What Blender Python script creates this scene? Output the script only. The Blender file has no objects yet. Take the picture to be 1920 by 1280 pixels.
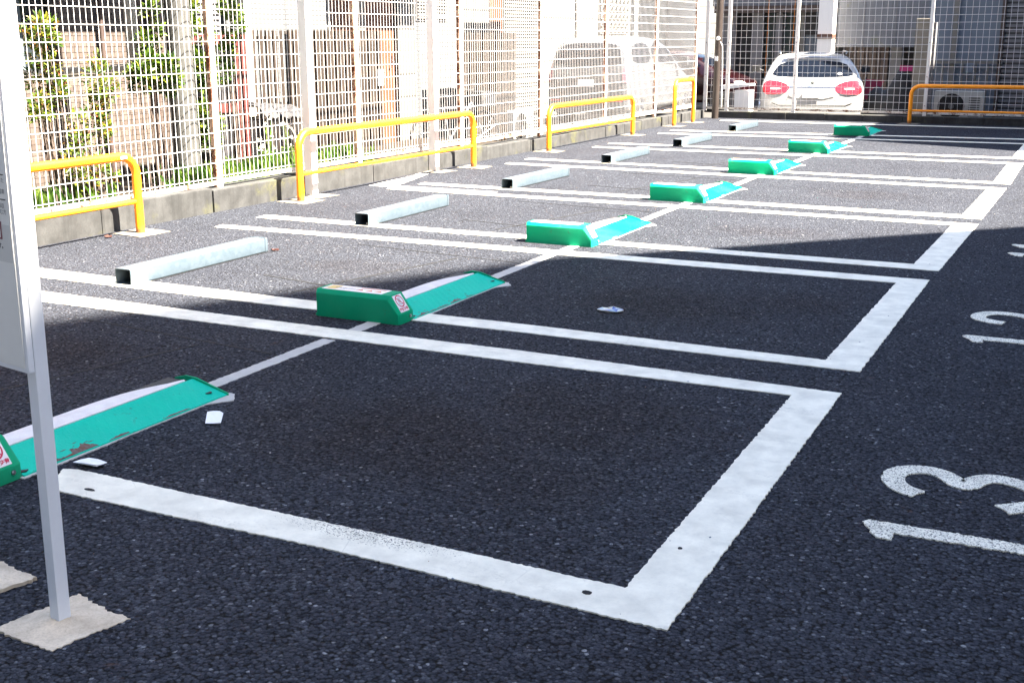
import bpy, bmesh, math, random
from mathutils import Vector, Matrix
from mathutils.bvhtree import BVHTree
from mathutils.geometry import tessellate_polygon
random.seed(7)
R = math.radians
sc = bpy.context.scene
col = sc.collection

# ------------------------------------------------------------------ camera
YAW, PIT, ROL, FPX = -.4644, .2511, -.0022, 2213.68
cd = bpy.data.cameras.new('camera'); cam = bpy.data.objects.new('camera', cd); col.objects.link(cam)
_f = Vector((math.sin(YAW)*math.cos(PIT), math.cos(YAW)*math.cos(PIT), -math.sin(PIT)))
_r = Vector((math.cos(YAW), -math.sin(YAW), 0)); _u = _r.cross(_f)
_r2 = _r*math.cos(ROL)+_u*math.sin(ROL); _u2 = -_r*math.sin(ROL)+_u*math.cos(ROL)
cam.matrix_world = Matrix(((_r2.x, _u2.x, -_f.x, .8362), (_r2.y, _u2.y, -_f.y, -2.4969), (_r2.z, _u2.z, -_f.z, 1.3829), (0, 0, 0, 1)))
cd.sensor_width = 36; cd.lens = FPX/1920*36; cd.clip_start = .05; cd.clip_end = 2000
sc.camera = cam

# ------------------------------------------------------------------ sky, sun, exposure
SUN_EL, SUN_DIR = 54.0, Vector((1.0, .02, 0)).normalized()     # direction towards the sun
w = bpy.data.worlds.new('World'); sc.world = w; w.use_nodes = True
wn = w.node_tree.nodes; wl = w.node_tree.links
sky = wn.new('ShaderNodeTexSky'); sky.sky_type = 'NISHITA'; sky.sun_disc = False
sky.sun_elevation = R(SUN_EL); sky.sun_rotation = math.atan2(SUN_DIR.x, SUN_DIR.y)
sky.air_density = 1.0; sky.dust_density = 1.5; sky.ozone_density = 1.2
wn['Background'].inputs['Strength'].default_value = .05
wl.new(sky.outputs[0], wn['Background'].inputs['Color'])
sd = bpy.data.lights.new('sun', 'SUN'); sd.energy = 5.0; sd.angle = R(.53); sd.color = (1, .90, .755)
sun = bpy.data.objects.new('sun', sd); col.objects.link(sun)
_s = Vector((SUN_DIR.x*math.cos(R(SUN_EL)), SUN_DIR.y*math.cos(R(SUN_EL)), math.sin(R(SUN_EL))))
sun.rotation_euler = _s.to_track_quat('Z', 'Y').to_euler(); sun.location = (12, 0, 20)
vs = sc.view_settings; vs.view_transform = 'Standard'; vs.look = 'None'; vs.exposure = 3.65; vs.gamma = 1.0
vs.use_curve_mapping = False
sc.cycles.max_bounces = 8; sc.cycles.diffuse_bounces = 4; sc.cycles.glossy_bounces = 3; sc.cycles.transparent_max_bounces = 8

# ------------------------------------------------------------------ node helpers
class NT:
    def __init__(s, name):
        s.m = bpy.data.materials.new(name); s.m.use_nodes = True
        s.n = s.m.node_tree.nodes; s.l = s.m.node_tree.links
        s.b = s.n['Principled BSDF']; s.co = None
    def node(s, t, **kw):
        x = s.n.new(t)
        for k, v in kw.items():
            if k.startswith('_'): setattr(x, k[1:], v)
            else: s.set(x.inputs[k.replace('0_', '')], v)
        return x
    def set(s, sock, v):
        if isinstance(v, bpy.types.NodeSocket): s.l.new(v, sock)
        elif isinstance(v, bpy.types.Node): s.l.new(v.outputs[0], sock)
        else:
            if hasattr(sock.default_value, '__len__') and not isinstance(v, str):
                v = tuple(v) + ((1,) if len(sock.default_value) == 4 and len(v) == 3 else ())
            sock.default_value = v
    def coord(s, scale=None, kind='Object'):
        t = s.n.new('ShaderNodeTexCoord'); o = t.outputs[kind]
        if scale is not None:
            mp = s.n.new('ShaderNodeMapping'); s.l.new(o, mp.inputs[0]); mp.inputs['Scale'].default_value = scale if hasattr(scale, '__len__') else (scale,)*3
            o = mp.outputs[0]
        return o
    def noise(s, scale, detail=4, rough=.55, co=None, dist=0):
        x = s.node('ShaderNodeTexNoise', Scale=scale, Detail=detail, Roughness=rough, Distortion=dist)
        s.l.new(co or s.coord(), x.inputs['Vector']); return x.outputs['Fac']
    def vor(s, scale, co=None, feature='F1', out='Distance', rnd=1.0):
        x = s.n.new('ShaderNodeTexVoronoi'); x.feature = feature; x.inputs['Scale'].default_value = scale; x.inputs['Randomness'].default_value = rnd
        s.l.new(co or s.coord(), x.inputs['Vector']); return x.outputs[out]
    def ramp(s, fac, *stops):
        x = s.n.new('ShaderNodeValToRGB'); s.set(x.inputs[0], fac); e = x.color_ramp.elements
        while len(e) < len(stops): e.new(.5)
        for el, (p, c) in zip(e, stops):
            el.position = p; el.color = (c, c, c, 1) if not hasattr(c, '__len__') else (*c, 1)
        return x.outputs[0]
    def mix(s, fac, a, b, mode='MIX'):
        x = s.n.new('ShaderNodeMix'); x.data_type = 'RGBA'; x.blend_type = mode
        s.set(x.inputs[0], fac); s.set(x.inputs[6], a); s.set(x.inputs[7], b); return x.outputs[2]
    def math(s, op, a, b=0.0, clamp=False):
        x = s.n.new('ShaderNodeMath'); x.operation = op; x.use_clamp = clamp
        s.set(x.inputs[0], a); s.set(x.inputs[1], b); return x.outputs[0]
    def bump(s, h, strength=.3, dist=.002, normal=None):
        x = s.node('ShaderNodeBump', Strength=strength, Distance=dist, Height=h)
        if normal is not None: s.l.new(normal, x.inputs['Normal'])
        s.l.new(x.outputs[0], s.b.inputs['Normal']); return x.outputs[0]
    def out(s, color=None, rough=None, metal=None, spec=None):
        if color is not None: s.set(s.b.inputs['Base Color'], color)
        if rough is not None: s.set(s.b.inputs['Roughness'], rough)
        if metal is not None: s.set(s.b.inputs['Metallic'], metal)
        if spec is not None: s.set(s.b.inputs['Specular IOR Level'], spec)
        return s.m

def paint(name, c, rough=.45, dirt=.12, dirt_c=(.12, .1, .08), scale=6, bump=.05, metal=0, spec=.5):
    """painted or plain surface with slight unevenness and grime"""
    t = NT(name); n = t.noise(scale, 6, .6)
    k = t.ramp(n, (.35, 0), (.75, 1))
    d = t.mix(t.math('MULTIPLY', k, dirt), (*c, 1), (*dirt_c, 1))
    n2 = t.noise(scale*14, 3)
    d = t.mix(t.math('MULTIPLY', n2, .18), d, tuple(x*.7 for x in c)+(1,))
    t.bump(n2, .25, bump*.01)
    return t.out(d, t.math('ADD', rough, t.math('MULTIPLY', n, .12)), metal, spec)

M = {}
# asphalt: stones of about 9 mm in dark binder
def asphalt():
    t = NT('asphalt'); co = t.coord()
    wv = t.n.new('ShaderNodeVectorMath'); wv.operation = 'ADD'
    nz = t.n.new('ShaderNodeTexNoise'); nz.inputs['Scale'].default_value = 60; t.l.new(co, nz.inputs['Vector'])
    sc_ = t.n.new('ShaderNodeVectorMath'); sc_.operation = 'SCALE'; sc_.inputs['Scale'].default_value = .006; t.l.new(nz.outputs['Color'], sc_.inputs[0])
    t.l.new(co, wv.inputs[0]); t.l.new(sc_.outputs[0], wv.inputs[1]); wc = wv.outputs[0]
    d1 = t.vor(95, wc); c1 = t.vor(95, wc, out='Color'); d2 = t.vor(230, wc); c2 = t.vor(230, wc, out='Color')
    sep = t.n.new('ShaderNodeSeparateColor'); t.l.new(c1, sep.inputs[0])
    sep2 = t.n.new('ShaderNodeSeparateColor'); t.l.new(c2, sep2.inputs[0])
    stone = t.ramp(sep.outputs[0], (0, (.028, .031, .0405)), (.45, (.0405, .0445, .057)), (.8, (.054, .0595, .075)), (.97, (.080, .087, .105)), (.995, (.15, .16, .18)), (1, (.26, .27, .29)))
    fine = t.ramp(sep2.outputs[1], (0, .62), (.6, 1.0), (.99, 1.08), (1, 1.12))
    c = t.mix(1, stone, fine, 'MULTIPLY')
    gap = t.ramp(d1, (.50, 0), (.82, .95))
    c = t.mix(gap, c, (.013, .0127, .0127, 1))
    big = t.noise(1.1, 5, .6); mid = t.noise(7, 5, .6)
    c = t.mix(t.ramp(big, (.35, 0), (.7, .45)), c, t.mix(1, c, (.62, .6, .6, 1), 'MULTIPLY'))
    c = t.mix(t.ramp(mid, (.55, 0), (.8, .5)), c, t.mix(1, c, (1.22, 1.17, 1.10, 1), 'MULTIPLY'))
    # oil drips and tyre wear where the cars stand
    sp = t.n.new('ShaderNodeSeparateXYZ'); t.l.new(co, sp.inputs[0]); wob = t.noise(5, 5, .65)
    oil = None
    for ox, oy, rx, ry, k in ((-1.3, .98, .75, .55, .55), (-.85, 1.38, .60, .55, .5), (-.75, .75, .4, .3, .35), (-1.2, 3.4, .65, .5, .45), (-.6, 3.75, .45, .35, .35), (-1.3, 6.05, .5, .3, .25), (-3.3, 3.6, .4, .3, .25), (-1.1, 8.5, .5, .4, .3), (-3.4, 1.2, .5, .4, .45), (.9, 2.2, .5, 1.2, .3)):
        dx = t.math('DIVIDE', t.math('SUBTRACT', sp.outputs[0], ox), rx); dy = t.math('DIVIDE', t.math('SUBTRACT', sp.outputs[1], oy), ry)
        rr = t.math('ADD', t.math('ADD', t.math('MULTIPLY', dx, dx), t.math('MULTIPLY', dy, dy)), t.math('MULTIPLY', t.math('SUBTRACT', wob, .5), 2.2))
        q = t.math('MULTIPLY', t.ramp(rr, (0, 1), (1.0, 0)), k); oil = q if oil is None else t.math('MAXIMUM', oil, q)
    c = t.mix(oil, c, t.mix(1, c, (.62, .46, .36, 1), 'MULTIPLY'))
    drip = t.math('MULTIPLY', t.ramp(t.noise(6.5, 6, .75, dist=.4), (.63, 0), (.70, 1)), t.ramp(t.noise(90, 3), (.38, 0), (.55, 1)))
    c = t.mix(t.math('MULTIPLY', drip, .55), c, t.mix(1, c, (.5, .38, .28, 1), 'MULTIPLY'))
    rust = t.math('MULTIPLY', t.ramp(t.noise(3.3, 6, .7, dist=.6), (.66, 0), (.74, 1)), t.ramp(t.noise(40, 4), (.45, 0), (.6, 1)))
    c = t.mix(t.math('MULTIPLY', rust, .7), c, (.13, .062, .03, 1))
    # each stone is a dome with its own tilt
    vp = t.vor(95, wc, out='Position'); df = t.n.new('ShaderNodeVectorMath'); df.operation = 'SUBTRACT'; t.l.new(wc, df.inputs[0]); t.l.new(vp, df.inputs[1])
    rc = t.n.new('ShaderNodeVectorMath'); rc.operation = 'SUBTRACT'; t.l.new(c1, rc.inputs[0]); rc.inputs[1].default_value = (.5, .5, .5)
    dt = t.n.new('ShaderNodeVectorMath'); dt.operation = 'DOT_PRODUCT'; t.l.new(df.outputs[0], dt.inputs[0]); t.l.new(rc.outputs[0], dt.inputs[1])
    dome = t.ramp(d1, (0, 1), (.35, .92), (.62, .55), (.9, 0))
    h = t.math('ADD', t.math('MULTIPLY', dome, t.math('ADD', .7, t.math('MULTIPLY', sep.outputs[1], .5))), t.math('MULTIPLY', dt.outputs['Value'], 72))
    h = t.math('ADD', h, t.math('MULTIPLY', t.noise(260, 3, .6), .25))
    t.bump(h, 1.0, .006)
    return t.out(c, t.ramp(sep.outputs[2], (0, .6), (1, .95)), 0, .02)
M['asphalt'] = asphalt()

def line_paint(name, wear=.0, wearspot=None):
    t = NT(name); co = t.coord()
    n = t.noise(9, 6, .6); n2 = t.noise(120, 4, .6)
    base = t.mix(t.ramp(n, (.34, 0), (.70, .7)), (.76, .73, .61, 1), (.46, .44, .37, 1))
    base = t.mix(t.ramp(n2, (.5, 0), (.7, .12)), base, (.35, .34, .32, 1))
    sp = t.ramp(t.vor(16, co), (.035, 1), (.06, 0))                       # few dark spots
    spk = t.math('MULTIPLY', sp, t.ramp(t.noise(3, 2), (.70, 0), (.74, 1)))
    d1 = t.vor(95, co); pit = t.ramp(d1, (.40, 0), (.62, 1))
    nn = t.noise(170, 4, .7)
    if wearspot:
        sep = t.n.new('ShaderNodeSeparateXYZ'); t.l.new(co, sep.inputs[0])
        dx = t.math('DIVIDE', t.math('SUBTRACT', sep.outputs[0], wearspot[0]), wearspot[2]); dy = t.math('DIVIDE', t.math('SUBTRACT', sep.outputs[1], wearspot[1]), wearspot[3])
        rr = t.math('ADD', t.math('MULTIPLY', dx, dx), t.math('MULTIPLY', dy, dy))
        area = t.ramp(rr, (0, .19), (1, 0))
        k = t.ramp(t.math('ADD', nn, area), (.72, 0), (.75, 1))
    else:
        k = t.ramp(t.math('ADD', nn, wear), (.70, 0), (.74, 1))
    crk = t.vor(7, t.coord(), 'DISTANCE_TO_EDGE'); ck = t.math('MULTIPLY', t.ramp(crk, (.006, 1), (.016, 0)), t.ramp(t.noise(2.5, 3), (.56, 0), (.64, .22)))
    scf = t.math('MULTIPLY', t.ramp(t.noise(1.7, 5, .7, t.coord((1, 5, 1))), (.56, 0), (.68, .4)), t.ramp(n2, (.4, 0), (.65, 1)))
    base = t.mix(ck, base, (.16, .15, .14, 1)); base = t.mix(scf, base, (.22, .21, .19, 1))
    c = t.mix(spk, base, (.05, .05, .05, 1)); c = t.mix(k, c, (.035, .034, .033, 1))
    t.bump(t.math('ADD', t.math('MULTIPLY', d1, -.25), t.math('MULTIPLY', nn, .3)), .55, .003)
    return t.out(c, .6, 0, .4)
M['line'] = line_paint('line_paint', wear=.0)
M['line_worn'] = line_paint('line_paint_worn', wearspot=(-.95, .13, .42, .085))
M['stencil'] = line_paint('stencil_paint', wear=.17)

def concrete(name, c, dark, sc_=4, streak=False):
    t = NT(name); n = t.noise(sc_, 7, .65); n2 = t.noise(sc_*22, 5, .6)
    k = t.mix(t.ramp(n, (.3, 0), (.72, 1)), (*dark, 1), (*c, 1))
    k = t.mix(t.ramp(n2, (.45, 0), (.75, .35)), k, tuple(x*.55 for x in dark)+(1,))
    if streak:
        co = t.coord((7, 7, .6)); s = t.noise(2, 5, .6, co)
        k = t.mix(t.ramp(s, (.5, 0), (.7, .55)), k, tuple(x*.6 for x in dark)+(1,))
        moss = t.math('MULTIPLY', t.ramp(t.noise(2.3, 4), (.58, 0), (.68, .5)), t.ramp(n2, (.4, 0), (.6, 1)))
        k = t.mix(moss, k, (.13, .13, .03, 1))
    t.bump(n2, .5, .003)
    return t.out(k, .85, 0, .3)
M['kerb'] = concrete('kerb_concrete', (.058, .059, .060), (.024, .0245, .025), 6, True)
M['footing'] = concrete('footing_concrete', (.17, .158, .135), (.11, .10, .083), 9)
M['strip'] = concrete('strip_mortar', (.46, .45, .43), (.36, .35, .335), 12)
M['slab'] = concrete('slab_concrete', (.74, .64, .50), (.36, .30, .225), 7)
M['greywall'] = concrete('grey_render', (.17, .18, .20), (.11, .115, .13), 1.5, True)
M['soil'] = concrete('soil', (.045, .033, .023), (.02, .015, .01), 14)
M['yard'] = concrete('yard_ground', (.055, .052, .05), (.038, .036, .034), 3)
M['seam'] = concrete('seam_tar', (.013, .0135, .015), (.008, .0082, .009), 30)

def rusty(name, c, amount=.5, scale=7):
    t = NT(name); n = t.noise(scale, 7, .7); n2 = t.noise(scale*9, 5, .6)
    k = t.ramp(t.math('ADD', t.math('MULTIPLY', n, .75), t.math('MULTIPLY', n2, .25)), (1-amount-.05, 0), (1-amount+.05, 1))
    rc = t.mix(n2, (.17, .055, .018, 1), (.07, .028, .015, 1))
    base = t.mix(t.math('MULTIPLY', n2, .12), (*c, 1), (.4, .36, .3, 1))
    t.bump(t.math('ADD', t.math('MULTIPLY', k, -.5), n2), .25, .002)
    return t.out(t.mix(k, base, rc), t.math('ADD', .4, t.math('MULTIPLY', k, .4)), 0, .45)
M['fence'] = rusty('fence_white', (.72, .71, .70), .30)
M['fence_rail'] = rusty('fence_rail_white', (.66, .62, .56), .47)
M['fence_rust'] = rusty('fence_rust', (.60, .40, .28), .50)
M['wire'] = paint('wire_white', (.72, .71, .72), .4, .05)
M['white_post'] = paint('post_white', (.70, .70, .70), .4, .10)
M['alu'] = paint('aluminium', (.78, .81, .86), .32, .12)
M['signwhite'] = paint('sign_white', (.74, .74, .72), .35, .2, (.45, .42, .34), 3)
M['ink'] = paint('sign_ink', (.03, .03, .035), .5, .02)
M['inkgrey'] = paint('sign_ink_grey', (.10, .10, .11), .5, .02)
M['maroon'] = paint('sign_maroon', (.16, .015, .035), .5, .02)
M['signgrey'] = paint('sign_grey', (.60, .60, .585), .4, .1)

def rail_yellow():
    t = NT('rail_yellow'); n = t.noise(20, 5); n2 = t.noise(4, 5); sp = t.n.new('ShaderNodeSeparateXYZ'); t.l.new(t.coord(), sp.inputs[0])
    c = t.mix(t.ramp(n2, (.42, 0), (.8, .5)), (.88, .30, .006, 1), (.80, .24, .010, 1))
    chip = t.math('MULTIPLY', t.ramp(t.noise(26, 6, .7), (.62, 0), (.65, 1)), t.ramp(t.noise(3.1, 3), (.46, 0), (.56, 1)))
    foot = t.ramp(t.math('ADD', sp.outputs[2], t.math('MULTIPLY', n, -.07)), (.0, 1), (.03, 0))
    c = t.mix(t.math('MAXIMUM', chip, t.math('MULTIPLY', foot, .85)), c, (.16, .06, .022, 1))
    t.bump(t.math('SUBTRACT', n, chip), .15, .002)
    return t.out(c, t.math('ADD', .34, t.math('MULTIPLY', n2, .2)), 0, .5)
M['yellow'] = rail_yellow()

def green(name, a, b, tread=False):
    t = NT(name); oi = t.n.new('ShaderNodeObjectInfo'); va = t.n.new('ShaderNodeVectorMath'); va.operation = 'MULTIPLY_ADD'
    va.inputs[1].default_value = (1, 1, 1); t.l.new(t.coord(), va.inputs[0]); t.l.new(oi.outputs['Random'], va.inputs[2]); sc_ = t.n.new('ShaderNodeVectorMath'); sc_.operation = 'SCALE'; sc_.inputs['Scale'].default_value = 1.0
    t.l.new(va.outputs[0], sc_.inputs[0]); co = sc_.outputs[0]
    n = t.noise(6, 6, .6, co); n2 = t.noise(60, 5, .6, co)
    c = t.mix(t.ramp(n, (.35, 0), (.75, .8)), (*a, 1), (*b, 1))
    scr = t.math('MULTIPLY', t.ramp(t.noise(9, 6, .7, co, 1.0), (.60, 0), (.66, 1)), t.ramp(n2, (.42, 0), (.58, 1)))
    c = t.mix(t.math('MULTIPLY', scr, .6), c, (.05, .085, .065, 1))
    dust = t.ramp(t.noise(2.2, 5, .6, co), (.45, 0), (.75, .06)); c = t.mix(dust, c, (.30, .29, .26, 1))
    if tread:
        wv = t.n.new('ShaderNodeTexWave'); wv.inputs['Scale'].default_value = 13; wv.inputs['Distortion'].default_value = 4; wv.inputs['Detail'].default_value = 1.5; wv.inputs['Detail Scale'].default_value = 5; wv.wave_type = 'BANDS'; wv.bands_direction = 'DIAGONAL'
        t.l.new(t.coord(), wv.inputs['Vector']); t.bump(t.math('ADD', t.ramp(wv.outputs['Fac'], (.55, 0), (.75, 1)), t.math('MULTIPLY', n2, .3)), .4, .003)
    else: t.bump(n2, .12, .002)
    return t.out(c, t.math('ADD', .48, t.math('MULTIPLY', n2, .2)), 0, .06)
M['green_box'] = green('lock_green', (.002, .30, .145), (.002, .25, .125))
M['green_ramp'] = green('ramp_green', (.001, .44, .31), (.001, .38, .275), True)
M['flap_white'] = concrete('flap_white', (.74, .71, .70), (.60, .55, .53), 14)
M['chip'] = rusty('chipped_rust', (.06, .035, .03), .5, 30)
M['black'] = paint('black_matt', (.012, .012, .013), .6, .02)
M['bolt'] = paint('bolt_steel', (.5, .5, .5), .25, .1, metal=1)
M['galv'] = None
def galv():
    t = NT('galvanised'); d = t.vor(38, out='Color'); sep = t.n.new('ShaderNodeSeparateColor'); t.l.new(d, sep.inputs[0])
    n = t.noise(5, 6, .6)
    c = t.mix(sep.outputs[0], (.080, .108, .135, 1), (.066, .092, .116, 1)); c = t.mix(t.ramp(n, (.45, 0), (.7, .5)), c, (.098, .126, .152, 1))
    r = t.ramp(t.noise(2.2, 5, .6), (.66, 0), (.72, .5)); c = t.mix(r, c, (.13, .075, .03, 1))
    t.bump(n, .1, .003)
    return t.out(c, t.math('ADD', .38, t.math('MULTIPLY', sep.outputs[1], .2)), .25, .5)
M['galv'] = galv()
M['sticker'] = paint('sticker_white', (.72, .70, .72), .3, .08)
M['red_ink'] = paint('sticker_red', (.50, .008, .045), .35, .03)
M['orange_ink'] = paint('sticker_orange', (.62, .19, .08), .4, .03)
M['yellow_ink'] = paint('sticker_yellow', (.62, .42, .10), .4, .03)
M['blue_ink'] = paint('can_blue', (.04, .07, .30), .3, .1)
M['skyblue_ink'] = paint('can_sky_blue', (.26, .36, .46), .3, .1)
M['silver'] = paint('can_silver', (.6, .58, .5), .3, .2, metal=.6)
M['paper'] = paint('paper_white', (.75, .76, .78), .7, .03)

# ------------------------------------------------------------------ mesh helpers
class MB:
    def __init__(s): s.v = []; s.f = []; s.mi = []
    def face(s, idx, mi=0): s.f.append(tuple(idx)); s.mi.append(mi)
    def box(s, x0, x1, y0, y1, z0, z1, mi=0):
        o = len(s.v)
        s.v += [(x0, y0, z0), (x1, y0, z0), (x1, y1, z0), (x0, y1, z0), (x0, y0, z1), (x1, y0, z1), (x1, y1, z1), (x0, y1, z1)]
        for q in ((0, 3, 2, 1), (4, 5, 6, 7), (0, 1, 5, 4), (1, 2, 6, 5), (2, 3, 7, 6), (3, 0, 4, 7)): s.face([o+i for i in q], mi)
        return s
    def bar(s, a, b, wd, ht, mi=0):
        a, b = Vector(a), Vector(b); d = (b-a).normalized(); up = Vector((0, 0, 1)) if abs(d.z) < .95 else Vector((0, 1, 0))
        r = d.cross(up).normalized(); u = r.cross(d); o = len(s.v)
        for p in (a, b):
            for i, j in ((-1, -1), (1, -1), (1, 1), (-1, 1)): s.v.append(tuple(p+r*i*wd/2+u*j*ht/2))
        for q in ((0, 1, 2, 3), (7, 6, 5, 4), (0, 4, 5, 1), (1, 5, 6, 2), (2, 6, 7, 3), (3, 7, 4, 0)): s.face([o+i for i in q], mi)
        return s
    def tube(s, pts, rad, n=12, cap=True, mi=0):
        pts = [Vector(p) for p in pts]; o = len(s.v); prev = None
        rads = rad if hasattr(rad, '__len__') else [rad]*len(pts)
        for i, p in enumerate(pts):
            d = ((pts[min(i+1, len(pts)-1)]-pts[max(i-1, 0)])).normalized()
            if prev is None:
                ref = Vector((0, 0, 1)) if abs(d.z) < .9 else Vector((0, 1, 0)); prev = d.cross(ref).normalized()
            r = (prev-d*prev.dot(d)).normalized(); prev = r; u = d.cross(r)
            for k in range(n):
                a = 2*math.pi*k/n; s.v.append(tuple(p+(r*math.cos(a)+u*math.sin(a))*rads[i]))
        for i in range(len(pts)-1):
            for k in range(n): s.face((o+i*n+k, o+i*n+(k+1) % n, o+(i+1)*n+(k+1) % n, o+(i+1)*n+k), mi)
        if cap: s.face([o+k for k in range(n)][::-1], mi); s.face([o+(len(pts)-1)*n+k for k in range(n)], mi)
        return s
    def prism(s, poly, z0, z1, mi=0, bottom=True):
        """2-D polygon (ccw) extruded along z"""
        o = len(s.v); n = len(poly)
        s.v += [(x, y, z0) for x, y in poly]+[(x, y, z1) for x, y in poly]
        for i in range(n): s.face((o+i, o+(i+1) % n, o+n+(i+1) % n, o+n+i), mi)
        tr = tessellate_polygon([[Vector((x, y, 0)) for x, y in poly]])
        for t in tr:
            a, b, c = (Vector(poly[i]) for i in t); ccw = (b-a).cross(c-a) > 0
            t = t if ccw else t[::-1]
            s.face([o+n+i for i in t], mi)
            if bottom: s.face([o+i for i in t[::-1]], mi)
        return s
    def build(s, name, mats, parent=None, smooth=None, bevel=0, mtx=None):
        me = bpy.data.meshes.new(name); me.from_pydata(s.v, [], s.f)
        if not isinstance(mats, (list, tuple)): mats = [mats]
        for m in mats: me.materials.append(M[m] if isinstance(m, str) else m)
        for p, i in zip(me.polygons, s.mi): p.material_index = i
        if bevel:
            bm = bmesh.new(); bm.from_mesh(me); bmesh.ops.remove_doubles(bm, verts=bm.verts, dist=1e-5)
            es = [e for e in bm.edges if len(e.link_faces) == 2 and e.calc_face_angle(0) > .5]
            bmesh.ops.bevel(bm, geom=es, offset=bevel, segments=2, profile=.7, affect='EDGES'); bm.to_mesh(me); bm.free()
        if smooth is not None:
            me.polygons.foreach_set('use_smooth', [True]*len(me.polygons)); me.set_sharp_from_angle(angle=R(smooth))
        return link(name, me, parent, mtx)
def link(name, me, parent=None, mtx=None):
    o = bpy.data.objects.new(name, me); col.objects.link(o)
    if parent is not None: o.parent = parent
    if mtx is not None: o.matrix_local = mtx
    return o
def empty(name, loc=(0, 0, 0), rz=0):
    o = bpy.data.objects.new(name, None); o.empty_display_size = .1; col.objects.link(o); o.location = loc; o.rotation_euler = (0, 0, rz); return o
def tag(o, label=None, cat=None, group=None, kind=None):
    for k, v in (('label', label), ('category', cat), ('group', group), ('kind', kind)):
        if v: o[k] = v
    return o
def copy_tree(o, parent=None):
    c = o.copy(); col.objects.link(c); c.parent = parent
    for ch in [x for x in o.children]: copy_tree(ch, c)
    return c
def text_mesh(txt, size, bold=0.0, spacing=1.0):
    cu = bpy.data.curves.new('t', 'FONT'); cu.body = txt; cu.size = size; cu.offset = bold; cu.align_x = 'CENTER'; cu.align_y = 'CENTER'; cu.resolution_u = 2; cu.space_character = spacing
    ob = bpy.data.objects.new('t', cu); col.objects.link(ob); dg = bpy.context.evaluated_depsgraph_get()
    me = bpy.data.meshes.new_from_object(ob.evaluated_get(dg)); bpy.data.objects.remove(ob); bpy.data.curves.remove(cu); return me
def put_text(name, txt, size, mat, parent, mtx, bold=0.0):
    me = text_mesh(txt, size, bold); me.materials.clear(); me.materials.append(M[mat]); return link(name, me, parent, mtx)
def frame(o, x, y):
    """matrix with origin o, local x along x, local y along y"""
    x = Vector(x).normalized(); y = Vector(y); y = (y-x*y.dot(x)).normalized(); z = x.cross(y)
    return Matrix(((x.x, y.x, z.x, o[0]), (x.y, y.y, z.y, o[1]), (x.z, y.z, z.z, o[2]), (0, 0, 0, 1)))
def arc(c, r, a0, a1, n):
    return [(c[0]+r*math.cos(R(a0+(a1-a0)*i/n)), c[1]+r*math.sin(R(a0+(a1-a0)*i/n))) for i in range(n+1)]

# ------------------------------------------------------------------ ground and lot
g = MB(); g.v = [(-300, -300, -.27), (300, -300, -.27), (300, 300, -.27), (-300, 300, -.27)]; g.face((0, 1, 2, 3))
ground = tag(g.build('ground', 'yard'), kind='structure')
lot = MB(); lot.box(-5.69, 34, -14, 18.30, -.26, 0); lot = tag(lot.build('parking_lot', 'asphalt'), kind='structure')

def rough_edge(poly, amp):
    out = []; n = len(poly)
    for i in range(n):
        a, b = Vector(poly[i]), Vector(poly[(i+1) % n]); L = (b-a).length
        d = (_camd(a)+_camd(b))/2; step = max(.008, min(.05, d*.003)) if amp else L
        k = max(1, int(L/step)); nn = Vector((-(b-a).y, (b-a).x)).normalized() if L else Vector((0, 0))
        for j in range(k):
            p = a+(b-a)*j/k
            if 0 < j: p = p+nn*random.gauss(0, amp)
            out.append((p.x, p.y))
    return out
def _camd(p): return math.hypot(p[0]-.84, p[1]+2.5)
def area2(p): return sum(p[i][0]*p[(i+1) % len(p)][1]-p[(i+1) % len(p)][0]*p[i][1] for i in range(len(p)))
def flat(name, poly, mat, z=.004, amp=.0022, parent=lot):
    if area2(poly) < 0: poly = poly[::-1]
    m = MB(); m.prism(rough_edge(poly, amp), -.002, z, bottom=False); return m.build(name, mat, parent)

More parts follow.
